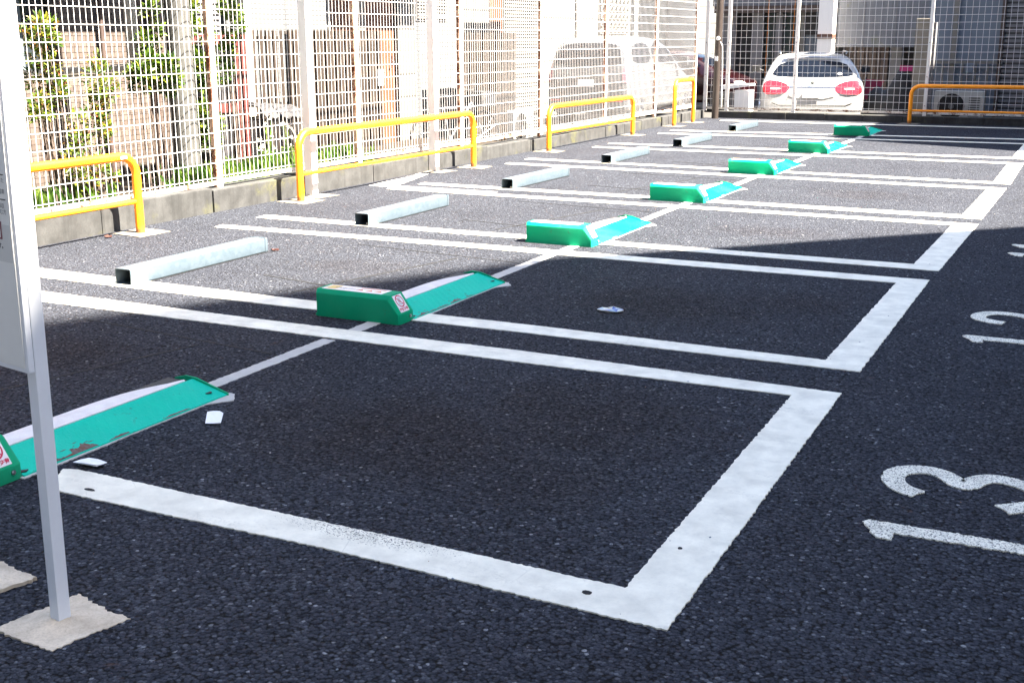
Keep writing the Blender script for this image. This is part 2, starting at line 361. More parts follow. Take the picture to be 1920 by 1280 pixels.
# painted bay outlines: near outer, far outer, far inner, near inner edges
BAYS = [
 dict(no=[(-2.06, -.004), (-1.98, -.016), (-1.39, -.007), (-1.02, .002), (-.536, -.009), (.012, -.023)], ni=[(-2.15, .135), (-2.10, .154), (-1.53, .152), (-.625, .153), (-.16, .143)],
      fo=[(-5.22, 2.165), (-4.47, 2.165), (-2.886, 2.156), (-1.451, 2.178), (-.013, 2.15)], fi=[(-5.22, 1.96), (-4.248, 1.97), (-2.758, 1.992), (-1.365, 2.002), (-.186, 2.033)]),
 dict(no=[(-5.22, 2.455), (-4.788, 2.455), (-3.119, 2.455), (-2.176, 2.477), (-1.606, 2.495), (-.008, 2.501)], ni=[(-5.22, 2.66), (-5.044, 2.66), (-3.256, 2.63), (-2.209, 2.639), (-1.684, 2.648), (-.18, 2.628)],
      fo=[(-5.183, 4.56), (-3.068, 4.637), (-1.248, 4.675), (-.018, 4.689)], fi=[(-5.16, 4.44), (-2.99, 4.495), (-1.196, 4.502), (-.182, 4.522)]),
 dict(no=[(-5.194, 4.975), (-3.244, 4.968), (-2.211, 5.0), (-1.344, 4.997), (-.008, 5.004)], ni=[(-5.204, 5.128), (-3.326, 5.115), (-2.221, 5.155), (-1.388, 5.15), (-.179, 5.174)],
      fo=[(-5.261, 7.135), (.011, 7.097)], fi=[(-5.25, 6.99), (-.164, 6.953)]),
 dict(no=[(-5.172, 7.442), (.008, 7.369)], ni=[(-5.183, 7.59), (-.157, 7.56)], fo=[(-5.294, 9.675), (.018, 9.571)], fi=[(-5.28, 9.53), (-.14, 9.406)]),
 dict(no=[(-5.309, 10.10), (.026, 9.90)], ni=[(-5.3, 10.24), (-.142, 10.06)], fo=[(-5.203, 12.03), (.001, 12.121)], fi=[(-5.2, 11.89), (-.16, 11.97)]),
 dict(no=[(-5.225, 12.50), (0, 12.60)], ni=[(-5.22, 12.64), (-.17, 12.75)], fo=[(-5.214, 14.57), (-.02, 14.92)], fi=[(-5.21, 14.43), (-.18, 14.77)]),
 dict(no=[(-5.236, 15.06), (-.02, 15.56)], ni=[(-5.23, 15.20), (-.18, 15.70)], fo=[(-5.21, 17.72), (-.02, 17.86)], fi=[(-5.21, 17.57), (-.18, 17.70)])]
for i, b in enumerate(BAYS):
    poly = b['no']+b['fo'][::-1]+b['fi']+b['ni'][::-1]
    flat('bay_outline', poly, 'line_worn' if i == 0 else 'line', .004, .0017 if i < 3 else .001)
for x, y, r_, e in ((-.238, .073, .013, .9), (-.111, .439, .007, 1), (-1.93, .035, .022, .4)):
    flat('tar_spot', [(x+r_*math.cos(a*.7)*random.uniform(.8, 1.2), y+r_*e*math.sin(a*.7)*random.uniform(.8, 1.2)) for a in range(9)], 'seam', .0055, 0)
# bay numbers, read from the aisle: digit top towards -x, digit width along +y
def stroke(pts, wd):
    L = []; Rr = []
    for i, p in enumerate(pts):
        a = Vector(pts[max(i-1, 0)]); b = Vector(pts[min(i+1, len(pts)-1)]); d = (b-a).normalized(); n = Vector((-d.y, d.x))
        L.append(tuple(Vector(p)+n*wd/2)); Rr.append(tuple(Vector(p)-n*wd/2))
    return L+Rr[::-1]
def smooth_path(p, it=2):
    for _ in range(it):
        q = [p[0]]
        for a, b in zip(p, p[1:]): q += [(a[0]*.75+b[0]*.25, a[1]*.75+b[1]*.25), (a[0]*.25+b[0]*.75, a[1]*.25+b[1]*.75)]
        p = q+[p[-1]]
    return p
def digit(ch, ox, oy):
    if ch == '1': return [(ox+x, oy+y) for x, y in [(0, .10), (.015, .125), (.60, .135), (.60, .065), (.098, .055), (.098, 0), (.055, .003)]]
    if ch == '3': path = [(.115, .02), (.06, .045), (.02, .11), (.02, .19), (.07, .245), (.125, .255), (.18, .225), (.215, .165), (.245, .155), (.262, .215), (.297, .26), (.345, .27), (.42, .24), (.47, .17), (.46, .09), (.42, .05), (.36, 0)]
    if ch == '2': path = [(.155, .02), (.085, .035), (.025, .085), (.025, .165), (.075, .24), (.155, .255), (.235, .235), (.33, .14), (.40, .06), (.47, .03), (.47, .30)]
    return stroke(smooth_path([(ox+x, oy+y) for x, y in path]), .072)
for ox, oy, s in ((.308, .76, '13'), (.31, 3.26, '12'), (.315, 5.76, '11')):
    m = MB()
    for k, ch in enumerate(s):
        pl = digit(ch, ox, oy+(.36 if k else 0)+(.02 if s == '13' and k else .08 if s == '12' and k else 0))
        if area2(pl) < 0: pl = pl[::-1]
        m.prism(rough_edge(pl, .003), -.002, .004, bottom=False)
    m.build('bay_number', 'stencil', lot)
# mortar strip over the power cable, tar seams, kerb-side patches
for y0, y1 in ((1.05, 1.97), (2.15, 2.42), (3.5, 4.5), (4.66, 4.9), (6.0, 6.96), (7.1, 7.4), (8.5, 9.43), (9.6, 9.75), (10.95, 11.9), (12.05, 12.35), (13.5, 14.6), (14.85, 15.25)):
    flat('cable_strip', [(-2.40, y0), (-2.325, y0), (-2.335, y1), (-2.41, y1)], 'strip', .002, .002)
for k in range(7):
    y = 2.5*k
    for poly in ([(-3.2, y+.28), (-3.18, y+.28), (-2.86, y+1.62), (-2.88, y+1.62)], [(-3.65, y+.60), (-2.95, y+.47), (-2.95, y+.485), (-3.65, y+.615)], [(-3.75, y+1.77), (-2.45, y+1.63), (-2.45, y+1.645), (-3.75, y+1.785)]):
        flat('tar_seam', poly, 'seam', .0018, .0015)
flat('mortar_patch', [(-5.55, 7.15), (-4.2, 7.22), (-4.2, 7.27), (-5.3, 7.26), (-5.55, 8.3), (-5.66, 8.3)], 'strip', .0016, .004)
# drain kerb along the left fence: separate blocks
kerb = tag(empty('kerb'), kind='structure')
y = .2; i = 0
while y < 18.2:
    L = random.uniform(1.15, 1.3) if y < 13 else random.uniform(.55, .75); h = (.205 if y < 5 else .185 if y < 6.4 else .165 if y < 9.5 else .14) + random.uniform(-.006, .006)
    L = min(L, 18.25-y); dx = random.uniform(-.006, .006)
    m = MB(); m.box(-5.93, -5.69+dx, y+.004, y+L-.004, -.1, h); m.build('kerb_block', 'kerb', kerb, bevel=.008); y += L
x = -5.5
while x < 3:
    L = random.uniform(.62, .68); m = MB(); m.box(x+.003, x+L-.003, 18.30+random.uniform(-.004, .004), 18.56, -.25, .115+random.uniform(-.004, .004)); m.build('kerb_block', 'kerb', kerb, bevel=.008); x += L
bed = MB(); bed.box(-7.35, -5.93, .0, 11.2, -.26, .10); tag(bed.build('soil_bed', 'soil'), kind='structure')
# ------------------------------------------------------------------ off-frame buildings whose shadows cross the lot, and one added to block sky
def building(name, label, poly, h, wall_c, storey=3.0):
    b = empty(name); tag(b, label, 'building')
    if area2(poly) < 0: poly = poly[::-1]
    mw = concrete(name+'_wall', wall_c, tuple(x*.75 for x in wall_c), 1.2)
    m = MB(); m.prism(poly, -.25, h-.3); m.build('wall', mw, b)
    cx = sum(p[0] for p in poly)/len(poly); cy = sum(p[1] for p in poly)/len(poly)
    m = MB(); m.prism(poly, h-.297, h); m.build('roof', mw, b)
    n = len(poly)
    for i in range(n):
        a, c = Vector(poly[i]), Vector(poly[(i+1) % n]); d = c-a; L = d.length; d.normalize(); nn = Vector((d.y, -d.x))
        k = int(L/2.6)
        for s in range(int((h-1)/storey)):
            for j in range(k):
                p = a+d*((j+.5)*L/k); q = MB(); q.bar((p.x+nn.x*.0-d.x*.7, p.y+nn.y*.0-d.y*.7, s*storey+1.5), (p.x+d.x*.7, p.y+d.y*.7, s*storey+1.5), .09, 1.3)
                q.build('window', M['darkglass'], b)
    return b
t = NT('dark_glass'); M['darkglass'] = t.out((.02, .025, .03), .06, 0, .8)
TAN = math.tan(R(SUN_EL))
HA, HB, HC = 24.0, 9.0, 10.0; oa, ob, oc = HA/TAN, HB/TAN, HC/TAN
def shadow(pts, h):
    """footprint whose roof edge throws its shadow through these ground points"""
    o = h/TAN; return [(x+o*SUN_DIR.x, y+o*SUN_DIR.y) for x, y in pts]
building('tower_block', 'tall pale tower block outside the right edge shading the lot', shadow([(-2.25, 4.55), (-4.5, .60), (-2.03, -.66), (-1.2, -1.6), (3, -8.2), (14, -8.2), (14, 4.55)], HA), HA, (.20, .195, .19))
building('corner_building', 'low corner building outside the right edge shading the aisle', shadow([(-2.45, 4.2), (.31, 7.13), (2.2, 9.1), (7, 5.0), (3, .4)], HB), HB, (.20, .195, .19))
building('side_building', 'plain building outside the right edge shading the far corner', shadow([(-2.75, 14.66), (-.228, 13.71), (4, 12.1), (9, 15), (9, 34), (-2.3, 34)], HC), HC, (.20, .195, .19))
building('rear_sky_blocker', 'unseen plain block added behind the camera to hold back skylight', [(-17, -8.5), (10, -8.5), (10, -18), (-17, -18)], 24, (.20, .195, .19))  # unseen block, added behind the camera to cut skylight and deepen the shade

# ------------------------------------------------------------------ lock flaps
def make_flap():
    """origin: near right foot of the housing; housing runs to -x, ramp runs to +y"""
    t = empty('lock_flap')
    # housing: profile in x-z, extruded along y with a chamfered upper front edge
    m = MB(); prof = [(-.50, 0), (0, 0), (0, .052), (-.062, .143), (-.50, .143)]
    def ring(y, inset):
        o = len(m.v)
        q = [(-.50+inset*.2, 0), (0-inset*.35, 0), (0-inset*.35, .052), (-.062-inset*.35, .143-inset), (-.50+inset*.2, .143-inset)]
        m.v += [(x, y, z) for x, z in q]; return [o+i for i in range(5)]
    r = [ring(0, .021), ring(.017, 0), ring(.128, 0), ring(.140, .012)]
    m.face(r[0][::1]); m.face(r[3][::-1])
    for a, b in zip(r, r[1:]):
        for i in range(5): m.face((a[i], b[i], b[(i+1) % 5], a[(i+1) % 5]))
    h = m.build('housing', 'green_box', t, bevel=.0035, smooth=35)
    MB().box(-.512, -.5005, .012, .12, .0, .012).build('foot_tab', 'green_box', h)
    # sticker on the sloping end
    sl = Vector((.062, 0, -.091)); nrm = Vector((.091, 0, .062)).normalized(); c = Vector((-.031, .068, .0975))+nrm*.0012
    fm = frame(c, (0, 1, 0), -sl)
    st = MB().box(-.040, .040, -.047, .047, -.0012, 0).build('warning_sticker', 'sticker', t, mtx=fm)
    rg = MB(); n = 36
    for i in range(n):
        a, b = 2*math.pi*i/n, 2*math.pi*(i+1)/n; o = len(rg.v)
        rg.v += [(math.cos(a)*.0335, .012+math.sin(a)*.0335, .0006), (math.cos(b)*.0335, .012+math.sin(b)*.0335, .0006), (math.cos(b)*.0275, .012+math.sin(b)*.0275, .0006), (math.cos(a)*.0275, .012+math.sin(a)*.0275, .0006)]; rg.face((o, o+1, o+2, o+3))
    rg.bar((-.0215, .0335, .0007), (.0215, -.0095, .0007), .0055, .0002); rg.build('prohibition_ring', 'red_ink', st)
    hd = MB()
    for k in range(4): hd.bar((-.012+k*.006, .004, .0004), (-.012+k*.006+.003, .028+(k % 2)*.004, .0004), .0022, .0001)
    hd.bar((-.015, .0, .0004), (.012, -.006, .0004), .003, .0001); hd.build('hand_pictogram', 'inkgrey', st)
    put_text('sticker_text', '接触注意', .0185, 'red_ink', st, Matrix.Translation((0, -.034, .0008)), .0006)
    # label on the top
    tp = MB().box(-.475, -.115, .022, .122, .1431, .1443).build('top_label', 'sticker', t)
    MB().box(-.462, -.40, .035, .112, .1444, .1449).build('yellow_mark', 'yellow_ink', tp)
    MB().box(-.285, -.135, .098, .112, .1444, .1449).build('orange_band', 'orange_ink', tp)
    for k in range(3):
        q = MB(); q.prism([(-.285+k*.055, .05), (-.243+k*.055, .05), (-.264+k*.055, .085)], .1444, .1449); q.build('caution_triangle', 'orange_ink', tp)
    put_text('label_text', '駐車の際は板の上に\nご注意ください', .018, 'inkgrey', tp, frame((-.345, .066, .1450), (1, 0, 0), (0, 1, 0)))
    for yy in (.105,):
        MB().tube([(-.002, yy, .030), (.004, yy, .030)], .0085, 10).tube([(.004, yy, .030), (.0075, yy, .030)], .0055, 6).build('bolt', 'bolt', t)
    # ramp plate: foot at x=0, ridge at x=-.165
    m = MB(); NY = 12
    for (x, z) in ((.006, .002), (.004, .008), (-.163, .050), (-.170, .050), (-.170, .044), (0, .001)):
        for y in (.142, 1.15): m.v.append((x, y, z))
    for i in range(6): a = i*2; b = ((i+1) % 6)*2; m.face((a, a+1, b+1, b))
    m.face([0, 2, 4, 6, 8, 10]); m.face([11, 9, 7, 5, 3, 1])
    rp = m.build('ramp', 'green_ramp', t)
    m = MB(); m.v = [(.010, 1.150, 0), (.008, 1.150, .012), (-.150, 1.150, .056), (-.205, 1.150, .060), (-.262, 1.150, .045), (-.27, 1.150, 0)]
    m.v += [(x, 1.157, z) for x, y, z in m.v]
    m.face(range(6)); m.face(range(11, 5, -1))
    for i in range(6): m.face((i, 6+i, 6+(i+1) % 6, (i+1) % 6))
    ep = m.build('end_plate', 'green_box', t)
    k = MB(); k.tube([(-.048, 1.10, .0190), (-.0484, 1.10, .0222)], .016, 16); k.build('drain_hole', 'black', t)
    MB().prism([(-.012, .145), (-.004, .16), (-.012, .175), (-.035, .147)], .0125, .0165).build('corner_notch', 'black', t)
    # white flap blade, arched in plan towards its far end
    m = MB(); N = 24
    for i in range(N+1):
        u = i/N; y = .145+u*.965; wd = .115*(1-.9*max(0, (u-.55)/.45)**2.4)
        for (x, z) in ((-.171, .046), (-.171, .0535), (-.171-wd*.5, .0565), (-.171-wd, .050), (-.171-wd, .044)): m.v.append((x, y, z))
    for i in range(N):
        for j in range(5): a = i*5+j; b = i*5+(j+1) % 5; m.face((a, a+5, b+5, b))
    m.face([4, 3, 2, 1, 0]); m.face([N*5+j for j in range(5)])
    m.build('flap_blade', 'flap_white', t, smooth=40)
    MB().box(-.29, -.172, .15, 1.14, .002, .043).build('flap_base', 'black', t)
    m = MB(); m.prism(rough_edge([(-.30, .10), (.018, .13), (.016, .5), (.011, .6), (.012, 1.02), (.072, 1.11), (.02, 1.18), (-.30, 1.19)], .0018), -.002, .0035); m.build('mortar_bed', 'strip', t)
    return t
def chips(t, spots):
    """flaked paint along the ramp foot: (y, length, height) blobs on the slope"""
    for (y, L, h) in spots:
        up = []; n = max(8, int(L/.006)); wk = 0.0
        for i in range(n+1):
            f = i/n; wk = max(-.5, min(.5, wk+random.gauss(0, .16))); hh = max(.001, h*(math.sin(math.pi*f)**.6*(.75+wk))); up.append((f*L, hh))
        poly = [(0, 0), (L, 0)]+up[::-1]; m = MB(); m.prism(poly, 0, .0006)
        sl = Vector((-.167, 0, .042)); fm = frame((.002, y, .0088), (0, 1, 0), (-.167, 0, .042))
        for q in range(int(h/.006)):
            cx, cy, cl = random.uniform(-.3, .9)*L, random.uniform(.4, 1.3)*h, random.uniform(.008, .03); m.prism([(cx, cy), (cx+cl*.5, cy-.0022), (cx+cl, cy), (cx+cl*.5, cy+.0022)], 0, .0006)
        m.build('rust_chip', 'chip', t, mtx=fm)
LF = make_flap()
labs = ['green lock flap beside the sign post, its ramp paint flaked to brown rust', 'green lock flap at the shadow edge, red and white sticker facing the aisle', 'sunlit green lock flap, third from the sign post', 'sunlit green lock flap, fourth from the sign post', 'green lock flap, fifth from the sign post', 'green lock flap, second from the far fence', 'farthest green lock flap, in the shade before the white hatchback']
pos = [(-2.212, -.115), (-2.224, 2.36), (-2.24, 4.865), (-2.232, 7.33), (-2.235, 9.73), (-2.24, 12.33), (-2.29, 15.27)]
for i, (x, y) in enumerate(pos):
    o = LF if i == 0 else copy_tree(LF); o.location = (x, y, .0); o.rotation_euler = (0, 0, R(random.uniform(-.4, .4)))
    tag(o, labs[i], 'lock flap', 'lock flaps across the parking bays')
    if i == 0: LF0 = o
roots = [o for o in col.objects if o.get('category') == 'lock flap']
chips(roots[0], [(.30, .17, .050), (.20, .12, .020), (.52, .10, .012), (.80, .14, .008)]); chips(roots[1], [(.17, .13, .028), (.30, .2, .012), (.52, .12, .02), (.70, .08, .012)])
for r_ in roots[2:]: chips(r_, [(.5+random.uniform(-.2, .2), .12, .008)])

# ------------------------------------------------------------------ wheel stops (square steel tube)
def make_stop(L=1.26):
    t = empty('wheel_stop'); m = MB(); W, H, T = .060, .095, .005
    def sq(hw, z0, z1, r, y):
        o = len(m.v); q = []
        for cx, cz, a0 in ((hw-r, z1-r, 0), (-hw+r, z1-r, 90), (-hw+r, z0+r, 180), (hw-r, z0+r, 270)):
            for k in range(5): a = R(a0+k*22.5); q.append((cx+r*math.cos(a), y, cz+r*math.sin(a)))
        m.v.extend(q); return [o+i for i in range(20)]
    a, b = sq(W, 0, H, .010, 0), sq(W, 0, H, .010, L); c, d = sq(W-T, T, H-T, .006, 0), sq(W-T, T, H-T, .006, L-.01)
    for i in range(20):
        j = (i+1) % 20; m.face((a[i], a[j], b[j], b[i])); m.face((c[j], c[i], d[i], d[j])); m.face((a[j], a[i], c[i], c[j]))
    m.face(b); m.face(d[::-1])
    tb = m.build('tube', 'galv', t, smooth=30)
    MB().box(-W-.003, W+.003, L-.028, L-.022, .001, H+.003).build('end_band', 'galv', tb)
    MB().tube([(.02, .05, T), (.02, .05, .018)], .011, 6).build('bolt', 'bolt', t)
    MB().box(-W-.01, W+.004, -.02, L+.01, .0, .0015).build('grout', 'seam', t)
    return t
ws = make_stop(); wl_ = ['galvanised square wheel stop nearest the sign, with an orange rust stain', 'galvanised wheel stop, second from the sign', 'galvanised wheel stop, third from the sign', 'galvanised wheel stop, third from the far fence', 'galvanised wheel stop, second from the far fence', 'galvanised wheel stop nearest the far fence and brown pole']
for i, (x, y) in enumerate([(-4.19, 2.505), (-4.19, 4.985), (-4.215, 7.49), (-4.26, 10.08), (-4.225, 12.46), (-4.31, 15.27)]):
    o = ws if i == 0 else copy_tree(ws); o.location = (x, y, .0015); o.rotation_euler = (0, 0, R([.0, .6, -1.2, 0, -.8, 0][i])); tag(o, wl_[i], 'wheel stop', 'wheel stops in the parking bays')

# ------------------------------------------------------------------ yellow guard rails
def rail(name, label, L, H, low, lo=.235, r=.0325, rb=.0185, pads=(1, 1)):
    """runs along +y from the origin"""
    t = empty(name); rc = .14
    p = [(0, 0, -.05), (0, 0, H-r-rc)]+[(0, rc-rc*math.cos(R(a)), H-r-rc+rc*math.sin(R(a))) for a in range(10, 91, 10)]
    p += [(0, L-rc+rc*math.sin(R(a)), H-r-rc+rc*math.cos(R(a))) for a in range(0, 91, 10)]+[(0, L, -.05)]
    MB().tube(p, r, 20).build('hoop', 'yellow', t, smooth=50)
    if low:
        MB().tube([(0, .02, lo), (0, L-.02, lo)], rb, 14).build('lower_bar', 'yellow', t, smooth=50)
    for k, y in enumerate((0, L)):
        if pads[k]:
            q = [(-.17, y-.13), (.15+random.uniform(-.02, .03), y-.16), (.16, y+.14), (-.15, y+.17)]
            m = MB(); m.prism(rough_edge(q, .006), -.002, .006); m.build('footing', 'footing', t)
    tag(t, label, 'guard rail', 'yellow guard rails along the fences'); return t
rs = [rail('guard_rail', 'yellow tube guard rail behind the sign, at the left edge', 3.1, .60, True), rail('guard_rail', 'long yellow guard rail in front of the two white square posts', 3.15, .625, True),
      rail('guard_rail', 'yellow guard rail standing before the silver van', 2.86, .585, True), rail('guard_rail', 'narrow yellow hoop without lower bar near the brown pole', .97, .75, False),
      rail('guard_rail', 'orange-yellow guard rail before the grey far fence on the right', 3.1, .645, True, .215)]
for o, (x, y, a) in zip(rs, [(-5.47, .89, 0), (-5.455, 5.93, -.4), (-5.47, 11.14, -.6), (-5.485, 15.98, 0), (-2.16, 18.18, -90)]): o.location = (x, y, 0); o.rotation_euler = (0, 0, R(a))
MB().box(.024, .0338, 2.93, 2.99, .555, .575).build('maker_label', 'sticker', rs[0])

# ------------------------------------------------------------------ square white posts before the fence
for x, y, lb in ((-5.605, 6.30, 'tall white square post at the left end of the long guard rail'), (-5.635, 8.56, 'tall white square post at the right end of the long guard rail')):
    t = empty('square_post', (x, y, 0)); tag(t, lb, 'post', 'square posts before the fence')
    MB().box(-.043, .043, -.040, .040, -.05, 3.2).build('shaft', 'white_post', t, bevel=.004)
    MB().box(-.046, .046, -.043, .043, 3.2, 3.22).build('cap', 'white_post', t)
    m = MB(); m.prism(rough_edge([(-.07, -.16), (.17, -.17), (.22, .12), (-.07, .14)], .006), -.002, .005); m.build('footing', 'footing', t)

# ------------------------------------------------------------------ information sign at the left edge
def chaikin0(p):
    for _ in range(2): p = [q for a, b in zip(p, p[1:]+p[:1]) for q in ((a[0]*.8+b[0]*.2+random.gauss(0, .0012), a[1]*.8+b[1]*.2+random.gauss(0, .0012)), (a[0]*.2+b[0]*.8, a[1]*.2+b[1]*.8))]
    return p
sg = empty('information_sign', (-1.330, -.640, 0), R(-8)); sg.rotation_euler.y = R(1.15); tag(sg, 'grey-white information board on aluminium posts at the left edge', 'sign')
MB().box(-.017, .017, -.017, .017, -.05, 2.1).build('post', 'alu', sg, bevel=.003)
MB().box(-.400, -.366, -.017, .017, -.05, 2.1).build('post', 'alu', sg, bevel=.003)
bd = MB().box(-.400, .0165, -.033, -.0175, .645, 2.05).build('board_frame', 'alu', sg, bevel=.004)
pn = MB().box(-.392, .005, -.0350, -.0335, .657, 2.04).build('panel', 'signwhite', sg)
MB().box(-.391, .004, -.0357, -.0351, .90, .985).build('grey_band', 'signgrey', pn)
for z in (1.333, 1.280, 1.262, 1.214, 1.185, 1.096, 1.041):
    MB().box(-.360, -.0075, -.0359, -.0352, z-.0012, z+.0012).build('rule', 'ink', pn)
FX = lambda x, z: frame((x+.026, -.0361, z), (1, 0, 0), (0, 0, 1))
for txt, x, z, s in (('ご利用のお客様は次の事項をお守り下さい', -.20, 1.236, .0135), ('駐車料金は前払いです。お釣りは出ません。', -.19, 1.232-.03, .0125), ('係員の指示に従い駐車、整備の際は無断にて', -.175, 1.170, .0125), ('故障等の場合は下記までご連絡下さい電話に', -.17, 1.148, .0125), ('場内での事故、盗難には責任を負いません機に', -.17, 1.120, .0125), ('お問い合わせいただいた', -.10, 1.083, .0125), ('定期契約の受付は管理会社電車', -.12, 1.058, .0125), ('ここは無断駐車禁止区域には機器が作動し領収', -.17, 1.026, .0125), ('駐車場の利用時間は二十四時間営業時間を含む方', -.17, 1.013, .0125)):
    put_text('notice_text', txt, s, 'inkgrey', pn, FX(x, z))
mf = MB()
for a in ((-.098, -.058, .987, .991), (-.098, -.058, .951, .955), (-.098, -.094, .9551, .9869), (-.062, -.058, .9551, .9869)): mf.box(a[0]+.026, a[1]+.026, -.0363, -.0358, a[2], a[3])
mf.build('code_frame', 'maroon', pn)
put_text('notice_text', 'です。', .014, 'ink', pn, FX(-.07, .935), .0004)
for cx in (0, -.383):
    m = MB(); m.prism(rough_edge([(cx-.10, -.115), (cx-.02, -.112), (cx+.03, -.107), (cx+.105, -.10), (cx+.108, -.02), (cx+.125, .108), (cx+.04, .102), (cx-.09, .115), (cx-.093, .02)], .0026), -.03, .0045)
    o = len(m.v); N = 14
    for rr, zz in ((.085, .0046), (.055, .010), (.032, .015), (.014, .017)):
        for k in range(N): a = 2*math.pi*k/N; q = rr*random.uniform(.85, 1.15); m.v.append((cx+q*math.cos(a), q*math.sin(a), zz+random.uniform(-.001, .001)*(rr < .08)))
    for i in range(3):
        for k in range(N): m.face((o+i*N+k, o+i*N+(k+1) % N, o+(i+1)*N+(k+1) % N, o+(i+1)*N+k))
    m.build('footing', 'slab', sg, smooth=50)

# ------------------------------------------------------------------ litter
def scrap(name, label, cat, pts, mat, z=.006, curl=.004):
    m = MB(); c = Vector((sum(p[0] for p in pts)/len(pts), sum(p[1] for p in pts)/len(pts)))
    P = []
    for i in range(len(pts)):
        a, b = Vector(pts[i]), Vector(pts[(i+1) % len(pts)]); P += [a, (a+b)/2]
    n = len(P); m.v = [(c.x, c.y, z)]+[(p.x, p.y, z+random.uniform(0, curl)) for p in P]+[(c.x, c.y, z-.0006)]+[(p.x, p.y, z-.0006) for p in P]
    for i in range(n): m.face((0, 1+i, 1+(i+1) % n)); m.face((n+1, n+2+(i+1) % n, n+2+i)); m.face((1+i, n+2+i, n+2+(i+1) % n, 1+(i+1) % n))
    return tag(m.build(name, mat), label, cat)
scrap('paper_scrap', 'small rounded white paper scrap on dark asphalt below the flap end', 'paper', [(-2.042, .712), (-1.99, .737), (-2.06, .835), (-2.09, .85), (-2.13, .826)], 'paper')
scrap('paper_scrap', 'flat white paper slip beside the ramp foot near the sign post', 'paper', [(-2.150, .180), (-2.132, .232), (-2.045, .228), (-2.05, .186)], 'paper', .012, .006)
cn = empty('crushed_packet', (-1.40, 3.115, .004), R(12)); cn.scale = (.9, .8, .8); tag(cn, 'crushed blue and silver drink pouch lying on dark asphalt', 'litter')
cm = MB(); ol = [(-.078, -.005), (-.05, -.03), (-.01, -.048), (.045, -.05), (.08, -.01), (.07, .035), (.03, .055), (-.02, .06), (-.055, .04)]; nO = len(ol)
cm.v = [(x, y, .001) for x, y in ol]+[(x, y, random.uniform(.004, .012)) for x, y in ol]+[(x*.5+random.uniform(-.008, .008), y*.5+random.uniform(-.006, .006), random.uniform(.008, .024)) for x, y in ol]+[(.01, 0, .012)]
for i in range(nO):
    j = (i+1) % nO; cm.face((i, j, nO+j, nO+i), 0); cm.face((nO+i, nO+j, 2*nO+j), (0, 1, 2, 0, 1, 2, 0, 0, 2)[i]); cm.face((nO+i, 2*nO+j, 2*nO+i), (2, 0, 1, 1, 1, 0, 1, 2, 0)[i]); cm.face((2*nO+i, 2*nO+j, 3*nO), (2, 0, 0, 1, 2, 1, 0, 0, 1)[i])
cm.build('pouch', ['silver', 'blue_ink', 'skyblue_ink'], cn)
M['deadleaf'] = paint('dead_leaf', (.055, .012, .006), .6, .2)
for i, (x, y, lb) in enumerate([(-5.52, 3.72, 'red-brown dead leaf by the foot of the first guard rail'), (-4.10, 3.80, 'small dead leaf at the end of the nearest wheel stop')]):
    scrap('dead_leaf', lb, 'leaf', [(x-.03, y-.01), (x, y-.022), (x+.035, y), (x+.01, y+.02), (x-.02, y+.015)], 'deadleaf', .01, .012)
# grit: loose pale stones and crumbs, nobody could count them
gm = MB(); random.seed(11)
for i in range(380):
    while True:
        x, y = random.uniform(-5.5, 1.6), random.uniform(-1.2, 9)
        if -2.75 < x < -2.1 and (y % 2.5 < 1.2 or y % 2.5 > 2.3): continue
        break
    r = random.choice((.0016, .0018, .002, .0025, .004)); o = len(gm.v)
    ox = [(1, 0, 0), (0, 1, 0), (-1, 0, 0), (0, -1, 0), (0, 0, 1), (0, 0, -1)]
    gm.v += [(x+a*r*random.uniform(.6, 1.5), y+b*r*random.uniform(.6, 1.5), .004+c*r*.7) for a, b, c in ox]
    mi = random.choice((0, 0, 0, 1, 1, 2))
    for q in ((0, 1, 4), (1, 2, 4), (2, 3, 4), (3, 0, 4), (1, 0, 5), (2, 1, 5), (3, 2, 5), (0, 3, 5)): gm.face([o+k for k in q], mi)
M['grit1'] = paint('grit_pale', (.28, .27, .26), .7, .1); M['grit2'] = paint('grit_blue', (.12, .15, .19), .7, .1); M['grit3'] = paint('grit_brown', (.16, .09, .05), .8, .1)
tag(gm.build('grit', ['grit1', 'grit2', 'grit3']), 'loose pale grit and crumbs scattered over the asphalt', 'grit', kind='stuff')
# ------------------------------------------------------------------ wire fences
def mesh_panel(name, along, fixed, a0, a1, z0, z1, dv, dh, parent, wob=.0, r=.0021, rh=.0030):
    m = MB()
    def bar4(p, q, rr):
        d = (Vector(q)-Vector(p)).normalized(); up = Vector((0, 0, 1)) if abs(d.z) < .9 else Vector((1, 0, 0)); s = d.cross(up).normalized(); u = s.cross(d); o = len(m.v)
        for c in (p, q):
            for k in range(4): a = math.pi/4+math.pi/2*k; m.v.append(tuple(Vector(c)+(s*math.cos(a)+u*math.sin(a))*rr))
        for k in range(4): m.face((o+k, o+(k+1) % 4, o+4+(k+1) % 4, o+4+k))
    P = (lambda a, z, off=0: (fixed+off, a, z)) if along == 'y' else (lambda a, z, off=0: (a, fixed+off, z))
    n = int(round((a1-a0)/dv))
    for i in range(1, n):
        a = a0+(a1-a0)*i/n
        if wob:
            zs = [z0+(z1-z0)*k/9 for k in range(10)]; js = [a+random.gauss(0, wob) for _ in zs]
            for k in range(9): bar4(P(js[k], zs[k]), P(js[k+1], zs[k+1]), r)
        else: bar4(P(a, z0), P(a, z1), r)
    k = 0; z = z0+.035
    while z < z1:
        bar4(P(a0, z, .005), P(a1, z, .005), rh); z += dh
    return tag(m.build(name, 'wire', parent, smooth=None), kind='stuff')
FX0, FTOP = -5.80, 2.55
fl = empty('mesh_fence'); tag(fl, 'white wire mesh fence with rusty posts along the left kerb', 'fence')
py = [-.9, 1.17, 3.22, 5.28, 7.38, 9.47, 11.60, 13.80, 15.93, 17.98]
